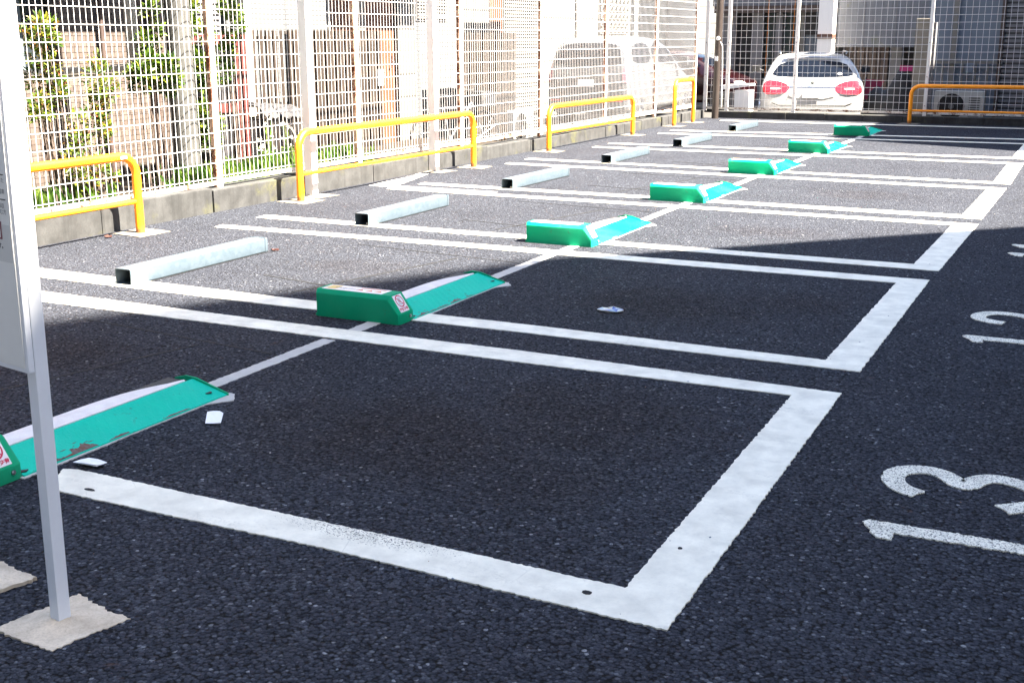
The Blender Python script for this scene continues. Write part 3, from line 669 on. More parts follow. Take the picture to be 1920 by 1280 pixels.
for y in py:
    p = MB().box(FX0+.002, FX0+.014, y-.029, y+.029, .155, FTOP+.03).build('post', 'fence', fl, bevel=.002)
    MB().box(FX0-.036, FX0+.0015, y-.034, y-.024, .10, FTOP+.02).build('post_web', 'fence_rust', p)
    for z in (.42, .98, 1.55, 2.1): MB().tube([(FX0+.014, y, z), (FX0+.020, y, z)], .006, 6).build('bolt', 'bolt', p)
for a, b in zip(py, py[1:]):
    zb = .225 if a < 5 else .235 if a < 9 else .22
    mesh_panel('wire_mesh', 'y', FX0-.008, a+.03, b-.03, zb, FTOP, .055, .1225, fl)
    rl = MB().box(FX0-.002, FX0+.008, a+.034, b-.034, zb-.022, zb+.012).box(FX0-.03, FX0-.0025, a+.034, b-.034, zb-.022, zb-.018).build('bottom_rail', 'fence_rail', fl)
    MB().box(FX0-.004, FX0+.006, a+.034, b-.034, FTOP, FTOP+.03).build('top_rail', 'fence', fl)
    q = MB(); n = 4
    for i in range(n): yy = a+(b-a)*(i+.5)/n; q.tube([(FX0+.008, yy, zb-.006), (FX0+.016, yy, zb-.006)], .007, 6)
    q.build('rail_bolts', 'chip', rl)
ff = empty('mesh_fence'); tag(ff, 'white wire mesh fence across the far end before the white hatchback', 'fence')
FY = 18.44; px_ = [-5.76, -5.36, -4.16, -1.97, .22, 2.4]
for i, x in enumerate(px_):
    p = MB().box(x-.026, x+.026, FY-.014, FY-.002, .115, FTOP+.03).box(x+.018, x+.026, FY-.0018, FY+.05, .115, FTOP).build('post', 'fence', ff)
    for z in (.28, .75, 1.3): MB().tube([(x, FY-.014, z), (x, FY-.020, z)], .008, 6).build('bolt', 'chip', p)
for a, b in zip(px_, px_[1:]):
    mesh_panel('wire_mesh', 'x', FY+.004, a+.027, b-.027, .175, FTOP, .098, .1175, ff, .0035, .0031, .0042)
    MB().box(a+.03, b-.03, FY-.008, FY+.002, .145, .185).build('bottom_rail', 'fence_rail', ff)
    MB().box(a+.03, b-.03, FY-.006, FY+.004, FTOP, FTOP+.03).build('top_rail', 'fence', ff)

# ------------------------------------------------------------------ brown pole
M['brownpole'] = paint('brown_pole', (.022, .015, .013), .45, .15)
bp = empty('utility_pipe', (-5.455, 18.10, 0)); tag(bp, 'dark brown round pole in the far left corner of the lot', 'pole')
MB().tube([(0, 0, -.05), (.012, 0, 1.4), (.03, 0, 4.2)], .060, 18).build('shaft', 'brownpole', bp, smooth=50)
MB().tube([(.02, -.055, 1.372), (.02, -.093, 1.372)], [.036, .028], 14).build('lamp_dome', 'signwhite', bp, smooth=50)
MB().box(-.022, .032, -.0685, -.0605, .995, 1.07).build('label_plate', 'paper', bp)
MB().tube([(.03, -.04, 1.36), (.09, -.02, 1.25), (.10, 0, .9), (.105, .02, .2)], .008, 8).build('conduit', 'signwhite', bp)

# ------------------------------------------------------------------ neighbours' materials
def tiles():
    t = NT('mosaic_tile'); gi = t.n.new('ShaderNodeNewGeometry'); r = gi.outputs['Random Per Island']
    c = t.ramp(r, (0, (.070, .055, .047)), (.5, (.085, .068, .060)), (1, (.11, .092, .082)))
    c = t.mix(t.math('MULTIPLY', t.noise(60, 4), .25), c, (.065, .05, .042, 1)); return t.out(c, .5, 0, .4)
M['tile'] = tiles(); M['tilejoint'] = concrete('tile_joint', (.055, .044, .038), (.04, .033, .029), 20)
def siding(name, c, pitch, horizontal=True):
    t = NT(name); co = t.coord(); s = t.n.new('ShaderNodeSeparateXYZ'); t.l.new(co, s.inputs[0])
    f = t.math('FRACT', t.math('DIVIDE', s.outputs[2], pitch)); k = t.ramp(f, (0, 1), (.07, 0), (.93, 0), (1, 1))
    n = t.noise(3, 5); base = t.mix(t.ramp(n, (.4, 0), (.8, .25)), (*c, 1), tuple(x*.75 for x in c)+(1,))
    t.bump(t.math('SUBTRACT', t.math('MULTIPLY', n, .05), k), .8, .006)
    return t.out(t.mix(t.math('MULTIPLY', k, .6), base, tuple(x*.35 for x in c)+(1,)), .55, 0, .4)
M['siding'] = siding('white_siding', (.088, .092, .096), .055); M['cream'] = siding('cream_siding', (.098, .097, .092), .30)
M['beige'] = siding('beige_siding', (.105, .103, .098), .45)
def slatmat():
    t = NT('brown_slat'); oi = t.n.new('ShaderNodeObjectInfo'); n = t.noise(5, 5, .6, t.coord((9, 9, .7)))
    c = t.mix(oi.outputs['Random'], (.029, .022, .0175, 1), (.037, .028, .0225, 1)); c = t.mix(t.ramp(n, (.4, 0), (.75, .4)), c, (.023, .017, .0135, 1))
    t.bump(n, .2, .003); return t.out(c, .5, 0, .4)
M['slat'] = slatmat(); M['slatback'] = paint('slat_backing', (.018, .0135, .011), .6, .2)
M['doorwood'] = paint('door_brown', (.10, .040, .020), .5, .2, (.07, .03, .02), 9)
M['shutter'] = paint('shutter_grey', (.13, .127, .118), .5, .2); M['darkgrey'] = paint('dark_grey', (.04, .04, .045), .6, .2); M['midgrey'] = paint('mid_grey', (.13, .13, .14), .6, .25)
M['bluegrey'] = paint('blue_grey_metal', (.11, .14, .18), .5, .3, (.08, .08, .08), 2); M['greengrey'] = paint('dark_green', (.012, .03, .03), .5, .2)
M['creampipe'] = paint('cream_pipe', (.40, .38, .34), .5, .1); M['maroonsteel'] = paint('maroon_steel', (.075, .016, .014), .5, .2); M['brownpipe'] = paint('brown_pipe', (.05, .032, .028), .5, .2)
M['curtain'] = paint('curtain', (.10, .125, .14), .8, .1); M['acwhite'] = paint('ac_white', (.40, .40, .38), .5, .2); M['net'] = paint('grey_net', (.022, .022, .025), .7, .2)
M['orange_cord'] = paint('orange_cord', (.5, .16, .02), .6, .1)

# ------------------------------------------------------------------ tiled house behind the shrubs
HX = -7.90
h1 = empty('tiled_house', (0, 0, 0)); tag(h1, 'house with pinkish mosaic tile wall and dark curtained window behind the shrubs', 'house')
wl1 = MB().box(HX-4, HX, .5, 4.30, -.25, 4).box(HX-4, HX, 5.60, 7.02, -.25, 4).box(HX-4, HX, 4.302, 5.598, -.25, 1.06).box(HX-4, HX, 4.302, 5.598, 2.35, 4).build('wall', 'tilejoint', h1)
tm = MB(); P = .0505
yy = 3.3
while yy < 7.0:
    zz = .05
    while zz < 2.05:
        if not (4.26 < yy < 5.60 and zz > 1.0):
            j = random.uniform(0, .0012); tm.box(HX+.0015, HX+.006+j, yy+.0022, yy+P-.0022, zz+.0022, zz+P-.0022)
        zz += P
    yy += P
tag(tm.build('wall_tiles', 'tile', h1), kind='stuff')
wn1 = MB().box(HX-.08, HX+.01, 4.30, 4.345, 1.062, 2.35).box(HX-.08, HX+.01, 5.555, 5.60, 1.062, 2.35).box(HX-.08, HX+.01, 4.3451, 5.5549, 1.062, 1.11).box(HX-.06, HX-.005, 4.93, 4.97, 1.1101, 2.35).build('window_frame', 'black', h1)
MB().box(HX-.045, HX-.04, 4.346, 5.554, 1.111, 2.34).build('pane', 'darkglass', wn1)
cu = MB(); n = 26
for i in range(n+1):
    y = 4.36+i*(.92/n); x = HX-.03+.012*math.sin(i*1.9); cu.v += [(x, y, 1.115), (x, y, 2.3)]
for i in range(n): cu.face((i*2, i*2+2, i*2+3, i*2+1))
cu.build('curtain', 'curtain', wn1)
MB().box(HX, HX+.86, .5, 7.05, 2.62, 2.80).build('balcony_slab', 'beige', h1)
MB().tube([(-6.99, 5.63, 2.62), (-6.99, 5.63, 1.2), (-7.05, 5.65, 1.12), (-7.9, 5.66, 1.08)], .052, 12).build('downpipe', 'creampipe', h1, smooth=50)
MB().tube([(HX+.06, 6.80, -.2), (HX+.06, 6.80, 2.6)], .035, 12).build('downpipe', 'brownpipe', h1, smooth=50)
MB().tube([(HX+.07, 6.12, -.2), (HX+.07, 6.12, 2.6)], .022, 10).build('downpipe', 'brownpipe', h1, smooth=50)
MB().box(HX, HX+.02, 7.03, 7.9, -.2, 2.5).build('louvre_gate', 'darkgrey', h1)
q = MB()
for k in range(40): q.box(HX+.021, HX+.035, 7.06, 7.87, .1+k*.055, .13+k*.055)
q.build('louvre_slats', 'midgrey', h1)
# wire garden fence between shrubs and house
gf = empty('garden_fence'); tag(gf, 'thin grey wire garden fence with looped top behind the shrubs', 'fence')
M['gwire'] = paint('garden_wire', (.16, .145, .13), .5, .2)
GX = -6.95; gm2 = MB()
yy = 2.4
while yy < 6.2:
    gm2.tube([(GX, yy, .1), (GX, yy, 1.12), (GX+.02, yy+.012, 1.16), (GX+.02, yy+.04, 1.16), (GX, yy+.052, 1.12)], .0016, 4); yy += .075
for z in (.15, .3, .45, .6, .75, .9, 1.05, 1.10): gm2.tube([(GX, 2.4, z), (GX, 6.2, z)], .0016, 4)
tag(gm2.build('garden_wire', 'gwire', gf), kind='stuff')
for y in (2.4, 4.3, 6.2): MB().tube([(GX-.02, y, .05), (GX-.02, y, 1.15)], .014, 8).build('stake', 'darkgrey', gf)
# concrete utility pole
up_ = empty('concrete_pole', (-6.42, 5.60, 0)); tag(up_, 'grey concrete utility pole behind the mesh fence beside the green shrub', 'pole')
MB().tube([(0, 0, -.1), (0, 0, 2), (0, 0, 7)], [.112, .105, .085], 24).build('shaft', concrete('pole_concrete', (.085, .085, .082), (.05, .05, .049), 6), up_, smooth=50)
MB().box(-.07, .09, .22, .40, .0, .40).build('concrete_stub', 'kerb', up_)
# maroon steel gate
mg = empty('maroon_gate', (-6.95, 0, 0)); tag(mg, 'maroon steel framed gate with dark mesh panels left of the slat fence', 'gate')
for y0, y1 in ((6.30, 6.36), (6.95, 7.00), (7.035, 7.10)): MB().box(-.03, .03, y0, y1, -.2, 1.43).build('gate_post', 'maroonsteel', mg)
for z in (.0, .68, 1.33): MB().box(-.02, .02, 6.362, 6.948, z, z+.09).build('gate_rail', 'maroonsteel', mg)
for z0, z1 in ((.092, .678), (.772, 1.328)):
    q = MB()
    for k in range(14): y = 6.37+k*.0415; q.box(-.012, -.002, y, y+.018, z0, z1)
    q.build('gate_bars', 'darkgrey', mg)
MB().box(-.03, -.015, 6.362, 6.948, .0, 1.32).build('gate_screen', 'darkgrey', mg)

# ------------------------------------------------------------------ slat fences and white house
def slat_fence(label, x, y0, y1, z1, pitch, wd, back=True, first_gap=None):
    t = empty('slat_fence'); tag(t, label, 'fence', 'brown slat fences of the neighbours')
    me = None; y = y0
    while y+wd <= y1+1e-6:
        if me is None:
            o = MB().box(0, .022, 0, wd, -.2, z1).build('slat', 'slat', t, bevel=.003); me = o.data
        else: o = link('slat', me, t)
        o.location = (x, y, 0); y += pitch
    MB().box(x-.03, x-.004, y0, y1, .0, .05).box(x-.03, x-.004, y0, y1, z1-.12, z1-.06).build('cross_rail', 'slatback', t)
    if back: MB().box(x-.036, x-.0305, y0, y1, -.15, z1-.01).build('backing', 'slatback', t)
    return t
slat_fence('open brown slat fence with dark gaps behind the waste cage', -7.30, 7.66, 8.22, 1.47, .118, .062, False)
slat_fence('tall brown slat fence between the white square posts', -7.28, 8.26, 10.16, 1.475, .098, .066)
slat_fence('brown slat fence left of the grey louvre shutter', -7.30, 12.12, 13.88, 1.46, .098, .066)
MB().box(-7.33, -7.25, 7.52, 7.63, -.2, 1.9).build('gate_post', 'creampipe', h1)
h2 = empty('white_house'); tag(h2, 'white sided house with brown door behind the tall slat fence', 'house')
MB().box(HX-4, HX, 8.0, 9.90, -.25, 4.2).build('wall', 'siding', h2)
MB().box(HX-4, HX, 9.902, 11.52, 2.25, 4.2).box(HX-4, HX-.30, 9.902, 11.52, -.25, 2.248).build('wall', 'cream', h2)
MB().box(HX-4, HX, 11.522, 11.96, -.25, 4.2).build('wall', 'cream', h2)
MB().box(HX-4, HX+.004, 11.962, 13.30, -.25, 4.2).build('wall', 'siding', h2)
MB().box(HX-.02, HX+.02, 9.905, 9.94, -.2, 2.24).build('corner_trim', 'creampipe', h2)
dr = MB().box(HX-.10, HX-.05, 9.95, 10.66, -.2, 2.22).box(HX-.10, HX-.05, 10.80, 11.50, -.2, 2.22).build('door', 'doorwood', h2)
MB().box(HX-.12, HX-.03, 10.665, 10.795, -.2, 2.22).build('door_pillar', 'shutter', h2)
MB().box(HX-.048, HX-.03, 11.40, 11.42, 1.02, 1.16).tube([(HX-.03, 11.41, 1.1), (HX+.0, 11.41, 1.08), (HX+.01, 11.36, 1.05)], .008, 8).build('door_handle', 'bolt', h2)
MB().box(-7.256, -7.24, 9.98, 10.12, .82, 1.02).build('intercom', 'midgrey', h2)
MB().box(HX+.001, HX+.80, 9.88, 11.958, 2.655, 2.80).build('eave', 'creampipe', h2)
lv = MB().box(HX+.006, HX+.016, 11.98, 12.86, 1.62, 2.4).build('vent_frame', 'midgrey', h2); q = MB()
for k in range(16): q.box(HX+.017, HX+.032, 12.0, 12.84, 1.65+k*.045, 1.675+k*.045)
q.build('vent_slats', 'shutter', lv)
h3 = empty('cream_house'); tag(h3, 'cream house with grey louvre shutter behind the silver van', 'house')
MB().box(-12, -8.2, 13.4, 15.9, -.25, 4.5).build('wall', 'cream', h3)
MB().box(-8.199, -8.18, 14.75, 15.45, -.2, 2.3).build('door', 'doorwood', h3)
MB().box(-14, -10.2, 16, 36, -.25, 6).build('wall', 'beige', h3)
sh = MB().box(-7.56, -7.53, 13.95, 15.15, -.2, 2.5).build('louvre_shutter', 'shutter', h3); q = MB()
for k in range(48): q.box(-7.529, -7.512, 13.97, 15.13, .0+k*.05, .028+k*.05)
q.build('shutter_slats', 'shutter', sh)
# pierced block screen and slatted window on the far wall
me = None
for i in range(7):
    for k in range(6):
        y, z = 24.1+i*.26, 1.48+k*.17
        if me is None:
            q = MB().box(0, .05, 0, .235, 0, .02).box(0, .05, 0, .02, .021, .149).box(0, .05, .215, .235, .021, .149).bar((.025, .03, .03), (.025, .205, .14), .05, .018); o = q.build('screen_block', 'shutter', h3); me = o.data
        else: o = link('screen_block', me, h3)
        o.location = (-10.19, y, z)
MB().box(-10.199, -10.17, 28.9, 30.5, .9, 2.7).build('window_shutter', 'midgrey', h3); q = MB()
for k in range(24): q.box(-10.169, -10.155, 28.95, 30.45, .95+k*.07, .99+k*.07)
q.build('shutter_slats', 'shutter', h3)
MB().box(-10.199, -10.14, 22.7, 22.95, -.2, 4).build('pilaster', 'shutter', h3)

# air conditioners
def ac_unit(label, loc, rz, wd=.72, ht=.5):
    t = empty('ac_unit', loc, rz); tag(t, label, 'air conditioner', 'outdoor air conditioner units')
    MB().box(0, wd, 0, .26, .06, .06+ht).build('casing', 'acwhite', t, bevel=.01)
    cx, cz = wd*.36, .06+ht*.5; q = MB(); rr = ht*.42
    q.tube([(cx, -.004, cz), (cx, -.001, cz)], rr, 28); fan = q.build('fan_opening', 'black', t)
    q = MB()
    for k in range(12): a = math.pi*2*k/12; q.bar((cx, -.012, cz), (cx+rr*math.cos(a), -.012, cz+rr*math.sin(a)), .004, .004)
    for r_ in (.35, .7, 1.0):
        pts = [(cx+rr*r_*math.cos(R(a)), -.012, cz+rr*r_*math.sin(R(a))) for a in range(0, 361, 15)]; q.tube(pts, .003, 4, False)
    q.build('fan_grille', 'net', t)
    MB().tube([(cx, -.016, cz), (cx, -.013, cz)], rr*.22, 16).build('fan_hub', 'shutter', t)
    q = MB()
    for k in range(9): q.box(wd*.72, wd*.94, -.006, -.001, .14+k*.04, .155+k*.04)
    q.build('side_vents', 'net', t)
    MB().box(.06, .12, .02, .24, 0, .059).box(wd-.12, wd-.06, .02, .24, 0, .059).build('feet', 'darkgrey', t)
    return t
ac_unit('white outdoor air conditioner below the grey louvre shutter', (-7.16, 13.55, -.25), R(90), .66, .52)
ac_unit('white outdoor air conditioner behind the orange-yellow far rail', (-1.98, 19.62, -.1), 0, .80, .52)

# waste cage with net cover, behind the fence
wc = empty('waste_cage', (-6.75, 7.15, .08)); tag(wc, 'grey wire waste cage with draped net lid behind the mesh fence', 'cage')
q = MB(); L, Wd, Hh = .68, .35, .52
for x in (0, -Wd):
    for y in (0, L): q.box(x-.01, x+.01, y-.01, y+.01, 0, Hh)
for z in (.12, Hh-.01):
    q.box(-.008, .008, .011, L-.011, z, z+.016).box(-Wd-.008, -Wd+.008, .011, L-.011, z, z+.016).box(-Wd+.011, -.011, -.008, .008, z, z+.016).box(-Wd+.011, -.011, L-.008, L+.008, z, z+.016)
q.build('frame', 'net', wc)
q = MB()
for k in range(34): q.tube([(.0, .02+k*.0195, .13), (.0, .02+k*.0195, Hh)], .0015, 4)
for k in range(20): q.tube([(0, .01, .14+k*.02), (0, L-.01, .14+k*.02)], .0015, 4)
tag(q.build('wire_sides', 'net', wc), kind='stuff')
q = MB(); N = 14
for i in range(N+1):
    for j in range(6):
        u, v = i/N, j/5; q.v.append((.03-v*(Wd+.06), u*(L+.06)-.03, Hh+.05+.06*v+.05*(1-u)+.018*math.sin(i*1.7+j)+random.uniform(-.008, .008)-(.07 if j == 0 else 0)))
for i in range(N):
    for j in range(5): q.face((i*6+j, i*6+j+1, (i+1)*6+j+1, (i+1)*6+j))
q.build('net_lid', 'net', wc, smooth=40)
MB().tube([(.05, .33, .42), (.06, .62, .02)], .012, 8).build('prop_stick', 'creampipe', wc)

# bicycle by the white house
def bicycle(loc, rz, label):
    t = empty('bicycle', loc, rz); tag(t, label, 'bicycle')
    for x in (0, 1.02):
        w_ = MB(); w_.tube([(x+.31*math.cos(R(a)), 0, .33+.31*math.sin(R(a))) for a in range(0, 361, 12)], .018, 8, False); wo = w_.build('wheel', 'black', t, smooth=60)
        s_ = MB()
        for k in range(14): a = math.pi*2*k/14; s_.tube([(x, 0, .33), (x+.30*math.cos(a), 0, .33+.30*math.sin(a))], .0025, 4)
        s_.build('spokes', 'bolt', wo)
    f = MB(); A, Bq, Cq, D, E_ = (0, 0, .33), (.38, 0, .28), (.28, 0, .72), (.80, 0, .78), (1.02, 0, .33)
    for a, b in ((A, Bq), (Bq, Cq), (Cq, A), (Bq, D), (Cq, (.79, 0, .70)), (D, E_)): f.tube([a, b], .014, 8)
    f.build('frame', 'midgrey', t); MB().tube([(.28, 0, .72), (.26, 0, .86)], .012, 8).box(.14, .38, -.06, .06, .86, .90).build('saddle', 'black', t)
    MB().tube([(D[0], 0, .78), (.77, 0, .95)], .012, 8).tube([(.62, -.26, .98), (.77, -.1, .95), (.77, .1, .95), (.62, .26, .98)], .011, 8).build('handlebar', 'bolt', t)
    MB().box(.86, 1.12, -.16, .16, .72, .92).build('basket', 'net', t); return t
bicycle((-7.35, 11.35, -.25), R(72), 'dark bicycle parked against the white sided wall')

# ------------------------------------------------------------------ grey workshop behind the white hatchback
WY = 26.5
gw = empty('workshop'); tag(gw, 'grey workshop front with dark openings behind the white hatchback', 'building')
def panel(name, x0, x1, z0, z1, mat, y=WY, d=.10): return MB().box(x0, x1, y-d, y, z0, z1).build(name, mat, gw)
MB().box(-8.1, -3.0, WY+.30, WY+5, -.25, 6).build('back_wall', 'darkgrey', gw)
panel('lintel_wall', -8.1, -5.46, 2.12, 6, 'greywall', WY, .25); panel('lintel_beam', -8.05, -5.5, 1.96, 2.115, 'brownpipe', WY, .32)
for x0, x1, m_ in ((-8.06, -7.57, 'midgrey'), (-7.16, -6.88, 'midgrey'), (-6.58, -6.42, 'midgrey'), (-6.13, -5.99, 'darkgrey'), (-5.98, -5.90, 'shutter')): panel('door_panel', x0, x1, -.25, 1.955, m_)
for x0, x1, m_ in ((-7.565, -7.165, 'black'), (-6.875, -6.585, 'greengrey'), (-6.415, -6.135, 'greengrey')): panel('dark_bay', x0, x1, -.25, 1.955, m_, WY+.2)
me = None
for i in range(8):
    if me is None: o = MB().box(0, .042, -.03, .01, -.25, 1.45).build('slat', 'bluegrey', gw); me = o.data
    else: o = link('slat', me, gw)
    o.location = (-5.87+i*.048, WY, 0)
panel('window', -5.88, -5.50, 1.46, 1.95, 'black')
MB().tube([(-5.44, WY-.34, 6), (-5.44, WY-.34, 1.75), (-5.52, WY-.34, 1.68)], .035, 10).build('downpipe', 'black', gw)
for x, z0 in ((-6.72, -.2), (-6.10, .2)): MB().tube([(x, WY-.36, z0), (x+.02, WY-.36, 2.3)], .008, 6).build('hanging_cord', 'orange_cord', gw)
# sunlit white pillar with rust
MB().box(-5.40, -5.07, WY-.9, WY-.4, -.25, 6).build('pillar', 'fence', gw); MB().box(-5.06, -4.86, WY-.85, WY-.45, -.25, 1.0).build('pillar_base', 'fence', gw)
MB().box(-5.41, -5.06, WY-.92, WY-.38, 1.36, 1.46).build('rust_band', 'chip', gw)
# concrete upper wall over a dark carport
MB().box(-5.05, -2.6, WY-.5, WY+.25, 1.17, 6).build('upper_wall', 'greywall', gw)
for x in (-4.45, -3.75): MB().box(x-.012, x+.012, WY-.508, WY-.501, 1.18, 6).build('wall_joint', 'midgrey', gw)
me = None
for i in range(11):
    if me is None: o = MB().box(0, .07, -.02, .02, -.25, 1.165).build('slat', 'brownpipe', gw); me = o.data
    else: o = link('slat', me, gw)
    o.location = (-4.88+i*.09, WY-.2, 0)
panel('grey_panel', -3.86, -3.62, -.25, 1.165, 'midgrey', WY-.1)

# covered motorbike beside the hatchback
mb = empty('covered_motorbike', (-2.72, 20.55, -.27), R(8)); tag(mb, 'motorbike under a black cover with a pink strap right of the hatchback', 'motorbike')
def cover_shape(N=18, K=12):
    m = MB()
    for i in range(N+1):
        u = i/N; x = -.55+u*1.0; top = .60+.55*math.exp(-((u-.58)/.20)**2)+.18*math.exp(-((u-.15)/.12)**2); hw = .26*math.sin(math.pi*min(max(u, .06), .94))**.5
        for j in range(K+1):
            a = math.pi*j/K; f = 1+.05*math.sin(i*2.1+j*1.7); m.v.append((x, -math.cos(a)*hw*f*(1.15 if j in (0, K) else 1), top*math.sin(a)**.6 if 0 < j < K else .02))
    for i in range(N):
        for j in range(K): m.face((i*(K+1)+j, i*(K+1)+j+1, (i+1)*(K+1)+j+1, (i+1)*(K+1)+j))
    return m
cover_shape().build('cover', 'black', mb, smooth=50)
M['pink'] = paint('pink_cloth', (.36, .02, .13), .7, .1); M['redcloth'] = paint('red_cloth', (.38, .03, .07), .7, .1)
MB().box(-.02, .22, -.275, -.262, 1.06, 1.16).bar((.2, -.27, 1.14), (.36, -.25, .92), .02, .10).build('pink_strap', 'pink', mb)
for x in (-.42, .34): MB().tube([(x, -.06, .28), (x, .06, .28)], .28, 20).build('wheel', 'black', mb)
rf = MB(); rf.v = [(-3.42, 21.0, .62), (-3.08, 21.05, .60), (-3.25, 21.02, .26), (-3.42, 21.0, .24), (-3.42, 21.03, .62), (-3.08, 21.08, .60), (-3.25, 21.05, .26), (-3.42, 21.03, .24)]
for qf in ((0, 1, 2, 3), (7, 6, 5, 4), (0, 4, 5, 1), (1, 5, 6, 2), (2, 6, 7, 3), (3, 7, 4, 0)): rf.face(qf)
rfo = rf.build('red_cloth', 'redcloth'); tag(rfo, 'red cloth hanging between the hatchback and the covered motorbike', 'cloth')
MB().tube([(-3.42, 21.015, -.27), (-3.42, 21.015, .66)], .012, 8).build('cloth_pole', 'darkgrey', rfo)

# concrete gate post, metal shed on the right
cp = empty('gate_pillar', (-2.15, 19.05, -.27)); tag(cp, 'weathered square concrete pillar behind the far fence beside the rail end', 'pillar')
MB().box(-.13, .13, -.13, .10, 0, 1.96).build('shaft', concrete('pillar_concrete', (.26, .24, .20), (.17, .155, .13), 6), cp, bevel=.01); MB().box(.132, .19, -.09, .10, 0, 1.9).build('side_panel', 'midgrey', cp)
sd_ = empty('metal_shed'); tag(sd_, 'blue-grey metal clad shed behind the far fence on the right', 'shed')
MB().box(-2.28, 4.0, 20.32, 24, -.25, 4.2).build('wall', 'bluegrey', sd_)
for x in (-2.2, -1.55, -.95): MB().box(x-.006, x+.006, 20.312, 20.3195, -.2, 4.0).build('wall_seam', 'midgrey', sd_)
MB().box(-1.85, -1.77, 20.25, 20.311, -.2, 4).build('downpipe', 'shutter', sd_)
MB().box(-2.25, -.98, 20.20, 20.249, .93, .98).build('pipe_rail', 'shutter', sd_)
for x in (-2.15, -1.95, -1.62, -1.40, -1.2): MB().tube([(x, 20.22, -.2), (x, 20.22, .925)], .014, 6).build('pipe_drop', 'shutter', sd_)
MB().box(-1.56, -1.44, 20.15, 20.199, .78, .94).build('meter_box', 'bluegrey', sd_, bevel=.01)
MB().box(-1.06, -1.0, 20.2, 20.311, -.2, 4).build('door_jamb', 'brownpipe', sd_)
s2 = MB().box(-.995, 2, 20.28, 20.311, -.2, 4).build('roller_shutter', 'darkgrey', sd_); q = MB()
for k in range(34): q.box(-.99, 1.9, 20.262, 20.279, -.15+k*.085, -.10+k*.085)
q.build('shutter_slats', 'midgrey', s2)
# white storage box behind the far fence
sb_ = empty('storage_box', (-5.50, 19.0, -.2)); tag(sb_, 'white plastic storage box with slanting lid behind the far fence', 'box')
MB().box(.12, .40, 0, .3, 0, .66).build('tub', 'paper', sb_, bevel=.01); m = MB(); m.v = [(-.10, -.02, .745), (.41, -.02, .775), (.41, .32, .775), (-.10, .32, .745), (-.10, -.02, .665), (.41, -.02, .735), (.41, .32, .735), (-.10, .32, .665)]
for qf in ((0, 1, 2, 3), (7, 6, 5, 4), (4, 5, 1, 0), (5, 6, 2, 1), (6, 7, 3, 2), (7, 4, 0, 3)): m.face(qf)
m.build('lid', 'paper', sb_); MB().box(-.08, .11, .05, .28, 0, .60).build('side_tub', 'midgrey', sb_)
# ------------------------------------------------------------------ cars
def carpaint(name, c, rough=.22):
    t = NT(name); n = t.noise(3, 5); k = t.mix(t.ramp(n, (.4, 0), (.8, .12)), (*c, 1), tuple(x*.7 for x in c)+(1,))
    t.out(k, rough, 0, .5); t.b.inputs['Coat Weight'].default_value = .25; t.b.inputs['Coat Roughness'].default_value = .06; return t.m
M['car_white'] = carpaint('car_white', (.40, .40, .395)); M['car_silver'] = carpaint('car_silver', (.058, .062, .070)); M['car_red'] = carpaint('car_red', (.009, .0008, .0015))
t = NT('car_glass'); M['carglass'] = t.out((.004, .006, .011), .15, 0, .08)
t = NT('lamp_red'); nn_ = t.vor(26); M['lamp_red'] = t.out(t.mix(t.ramp(nn_, (.2, 0), (.6, .5)), (.50, .012, .022, 1), (.34, .008, .014, 1)), .12, 0, .8)
t = NT('lamp_clear'); M['lamp_clear'] = t.out((.55, .36, .34), .15, 0, .8)
M['tyre'] = paint('tyre', (.012, .012, .012), .8, .2); M['plate'] = paint('plate_blank', (.50, .50, .50), .4, .05); M['chrome'] = paint('chrome', (.6, .6, .6), .12, .02, metal=1); M['rubber'] = paint('car_black', (.02, .02, .022), .5, .1)

def loft(stations, sub=2):
    """stations: (x, [(halfwidth, z)...]) bottom to roof centre; mirrored and capped, then subdivided"""
    m = MB(); n = len(stations[0][1]); idx = []
    for x, ring in stations:
        row = []
        for j, (hw, z) in enumerate(ring):
            if hw < 1e-6: m.v.append((x, 0, z)); row.append((len(m.v)-1,)*2)
            else: m.v += [(x, hw, z), (x, -hw, z)]; row.append((len(m.v)-2, len(m.v)-1))
        idx.append(row)
    def add(f):
        g = []
        for i in f:
            if i not in g: g.append(i)
        if len(g) > 2: m.face(g)
    for a, b in zip(idx, idx[1:]):
        for j in range(n-1):
            add((a[j][0], b[j][0], b[j+1][0], a[j+1][0])); add((a[j+1][1], b[j+1][1], b[j][1], a[j][1]))
        add((a[0][1], b[0][1], b[0][0], a[0][0]))
    for k, row in ((0, idx[0]), (1, idx[-1])):
        for j in range(n-1):
            f = (row[j][0], row[j+1][0], row[j+1][1], row[j][1]); add(f if k == 0 else f[::-1])
    me = bpy.data.meshes.new('b'); me.from_pydata(m.v, [], m.f); ob = bpy.data.objects.new('b', me); col.objects.link(ob)
    md = ob.modifiers.new('s', 'SUBSURF'); md.levels = sub; md.render_levels = sub
    me2 = bpy.data.meshes.new_from_object(ob.evaluated_get(bpy.context.evaluated_depsgraph_get())); bpy.data.objects.remove(ob)
    bm = bmesh.new(); bm.from_mesh(me2); bmesh.ops.recalc_face_normals(bm, faces=bm.faces); bm.to_mesh(me2); bm.free()
    me2.polygons.foreach_set('use_smooth', [True]*len(me2.polygons)); return me2
def chaikin(p, it=2):
    for _ in range(it):
        q = []
        for a, b in zip(p, p[1:]+p[:1]): q += [(a[0]*.75+b[0]*.25, a[1]*.75+b[1]*.25), (a[0]*.25+b[0]*.75, a[1]*.25+b[1]*.75)]
        p = q
    return p
